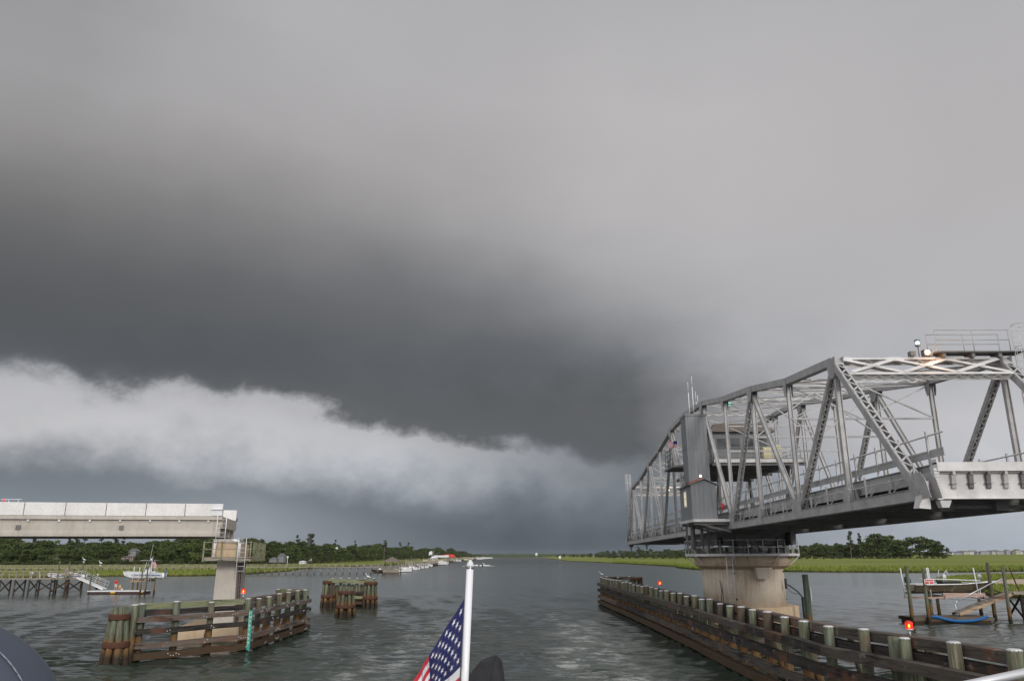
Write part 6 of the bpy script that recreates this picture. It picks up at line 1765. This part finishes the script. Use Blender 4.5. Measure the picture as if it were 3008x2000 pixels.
WALLG = mat('grey_house_wall', (.20, .20, .21), .8); WALLB = mat('brown_house_wall', (.16, .11, .08), .8); ROOFG = mat('grey_roof', (.14, .14, .15), .9)
p = A(412, 1606, 412); house('grey house with a small gable among the trees above the lifted boat', p.x, 404, 6.2, 3.6, 5, 2.4, 1.3, WALLG, ROOFG, 2, hip=False)
p = A(403, 1625, 410); house('brown house with a porch below the grey gabled house', p.x, 400, 2.5, 6.2, 6, 3.2, .6, WALLB, ROOFB, 3, porch=True)
p = A(197, 1622, 410); house('small pale house hidden in the trees under the left bridge deck', p.x, 400, 4.5, 2.6, 4, 1.8, 1.0, WHITEP, ROOFG, 1)
p = A(812, 1632, 420); house('light grey gabled house among the trees right of the left pier', p.x, 428, 2.6, 3.2, 5, 3.0, 1.8, WALLG, ROOFG, 2, hip=False)
p = A(795, 1636, 420); house('low grey house wing with white windows beside the gabled house', p.x, 424, 2.6, 3.8, 5, 1.8, .9, WALLG, ROOFG, 3)
p = A(905, 1631, 500); house('white cottage in the wood behind the boardwalk', p.x, 498, 3, 3.6, 5, 1.6, .8, WHITEP, ROOFG, 2)
p = A(974, 1610, 560); house('tiny white gable high in the wood behind the boardwalk', p.x, 575, 10.5, 1.4, 3, 1.0, .6, WHITEP, WHITEP, 1)
p = A(890, 1644, 470); house('white boat shed at the foot of the wood behind the boardwalk', p.x, 468, 1.6, 3.4, 4, 1.1, .6, WHITEP, WHITEP, 1)
random.seed(3)
hcol = [mat('pale_house_%s' % n_, c, .8) for n_, c in (('white', (.5, .5, .5)), ('sand', (.42, .38, .32)), ('grey', (.3, .31, .33)), ('blue', (.3, .34, .4)))]
x_ = 2795
while x_ < 3030:
    d = random.uniform(2150, 2500); p = A(x_, 1616, d); house('pale beach house in the distant row on the right horizon', p.x, d, 4, random.uniform(9, 15), 12, random.uniform(4, 8) + (x_ - 2795) * .012, random.uniform(2, 4), random.choice(hcol), random.choice([ROOFG, ROOFB, ROOFG]), 3, group='beach houses on the right horizon'); x_ += random.uniform(6, 12)
# dark far shores closing the horizon
def far_band(name, xs, d, h0, h1, m_, label):
    mb = MB(); rows = []
    for x_ in xs:
        p = A(x_, 1600, d); hh = h0 + (h1 - h0) * (.5 + .5 * noise.noise(V(x_ * .05, d * .01, 0))) + random.uniform(-1, 1) * (h1 - h0) * .12
        rows.append((p.x, hh))
    for (xa, ha), (xb, hb) in zip(rows, rows[1:]):
        mb.hexa([(xa, d, -1), (xb, d, -1), (xb, d + 60, -1), (xa, d + 60, -1), (xa, d + 8, ha), (xb, d + 8, hb), (xb, d + 50, hb), (xa, d + 50, ha)])
    o = obj(mb, name, m_); o['kind'] = 'stuff'; o['label'] = label
far_band('far_wood', [1370 + i * 4 for i in range(90)], 3000, 9, 15, PINEL, 'dark strip of distant trees on the horizon of the channel')
far_band('far_wood', [2740 + i * 4 for i in range(90)], 2550, 5, 12, PINEL, 'distant tree strip behind the beach houses at right')

# ================================================================== HAZE
mb = MB(); mb.box(-6050, 6050, -350, 7050, -6, 42)
me = bpy.data.meshes.new('haze'); me.from_pydata([v for v in mb.v], [], mb.f); me.update()
HAZE = bpy.data.materials.new('haze'); HAZE.use_nodes = True; t_ = HAZE.node_tree; t_.nodes.clear()
pv = t_.nodes.new('ShaderNodeVolumePrincipled'); pv.inputs['Color'].default_value = (.86, .9, .96, 1); pv.inputs['Density'].default_value = .00003; pv.inputs['Anisotropy'].default_value = .2
ou = t_.nodes.new('ShaderNodeOutputMaterial'); t_.links.new(pv.outputs[0], ou.inputs['Volume'])
me.materials.append(HAZE)
USE_HAZE = True
if USE_HAZE:
    hz = bpy.data.objects.new('haze', me); COL.objects.link(hz); hz['kind'] = 'stuff'; hz['label'] = 'thin grey storm haze over the estuary'
for o in bpy.data.objects:
    if '_at' in o: del o['_at']
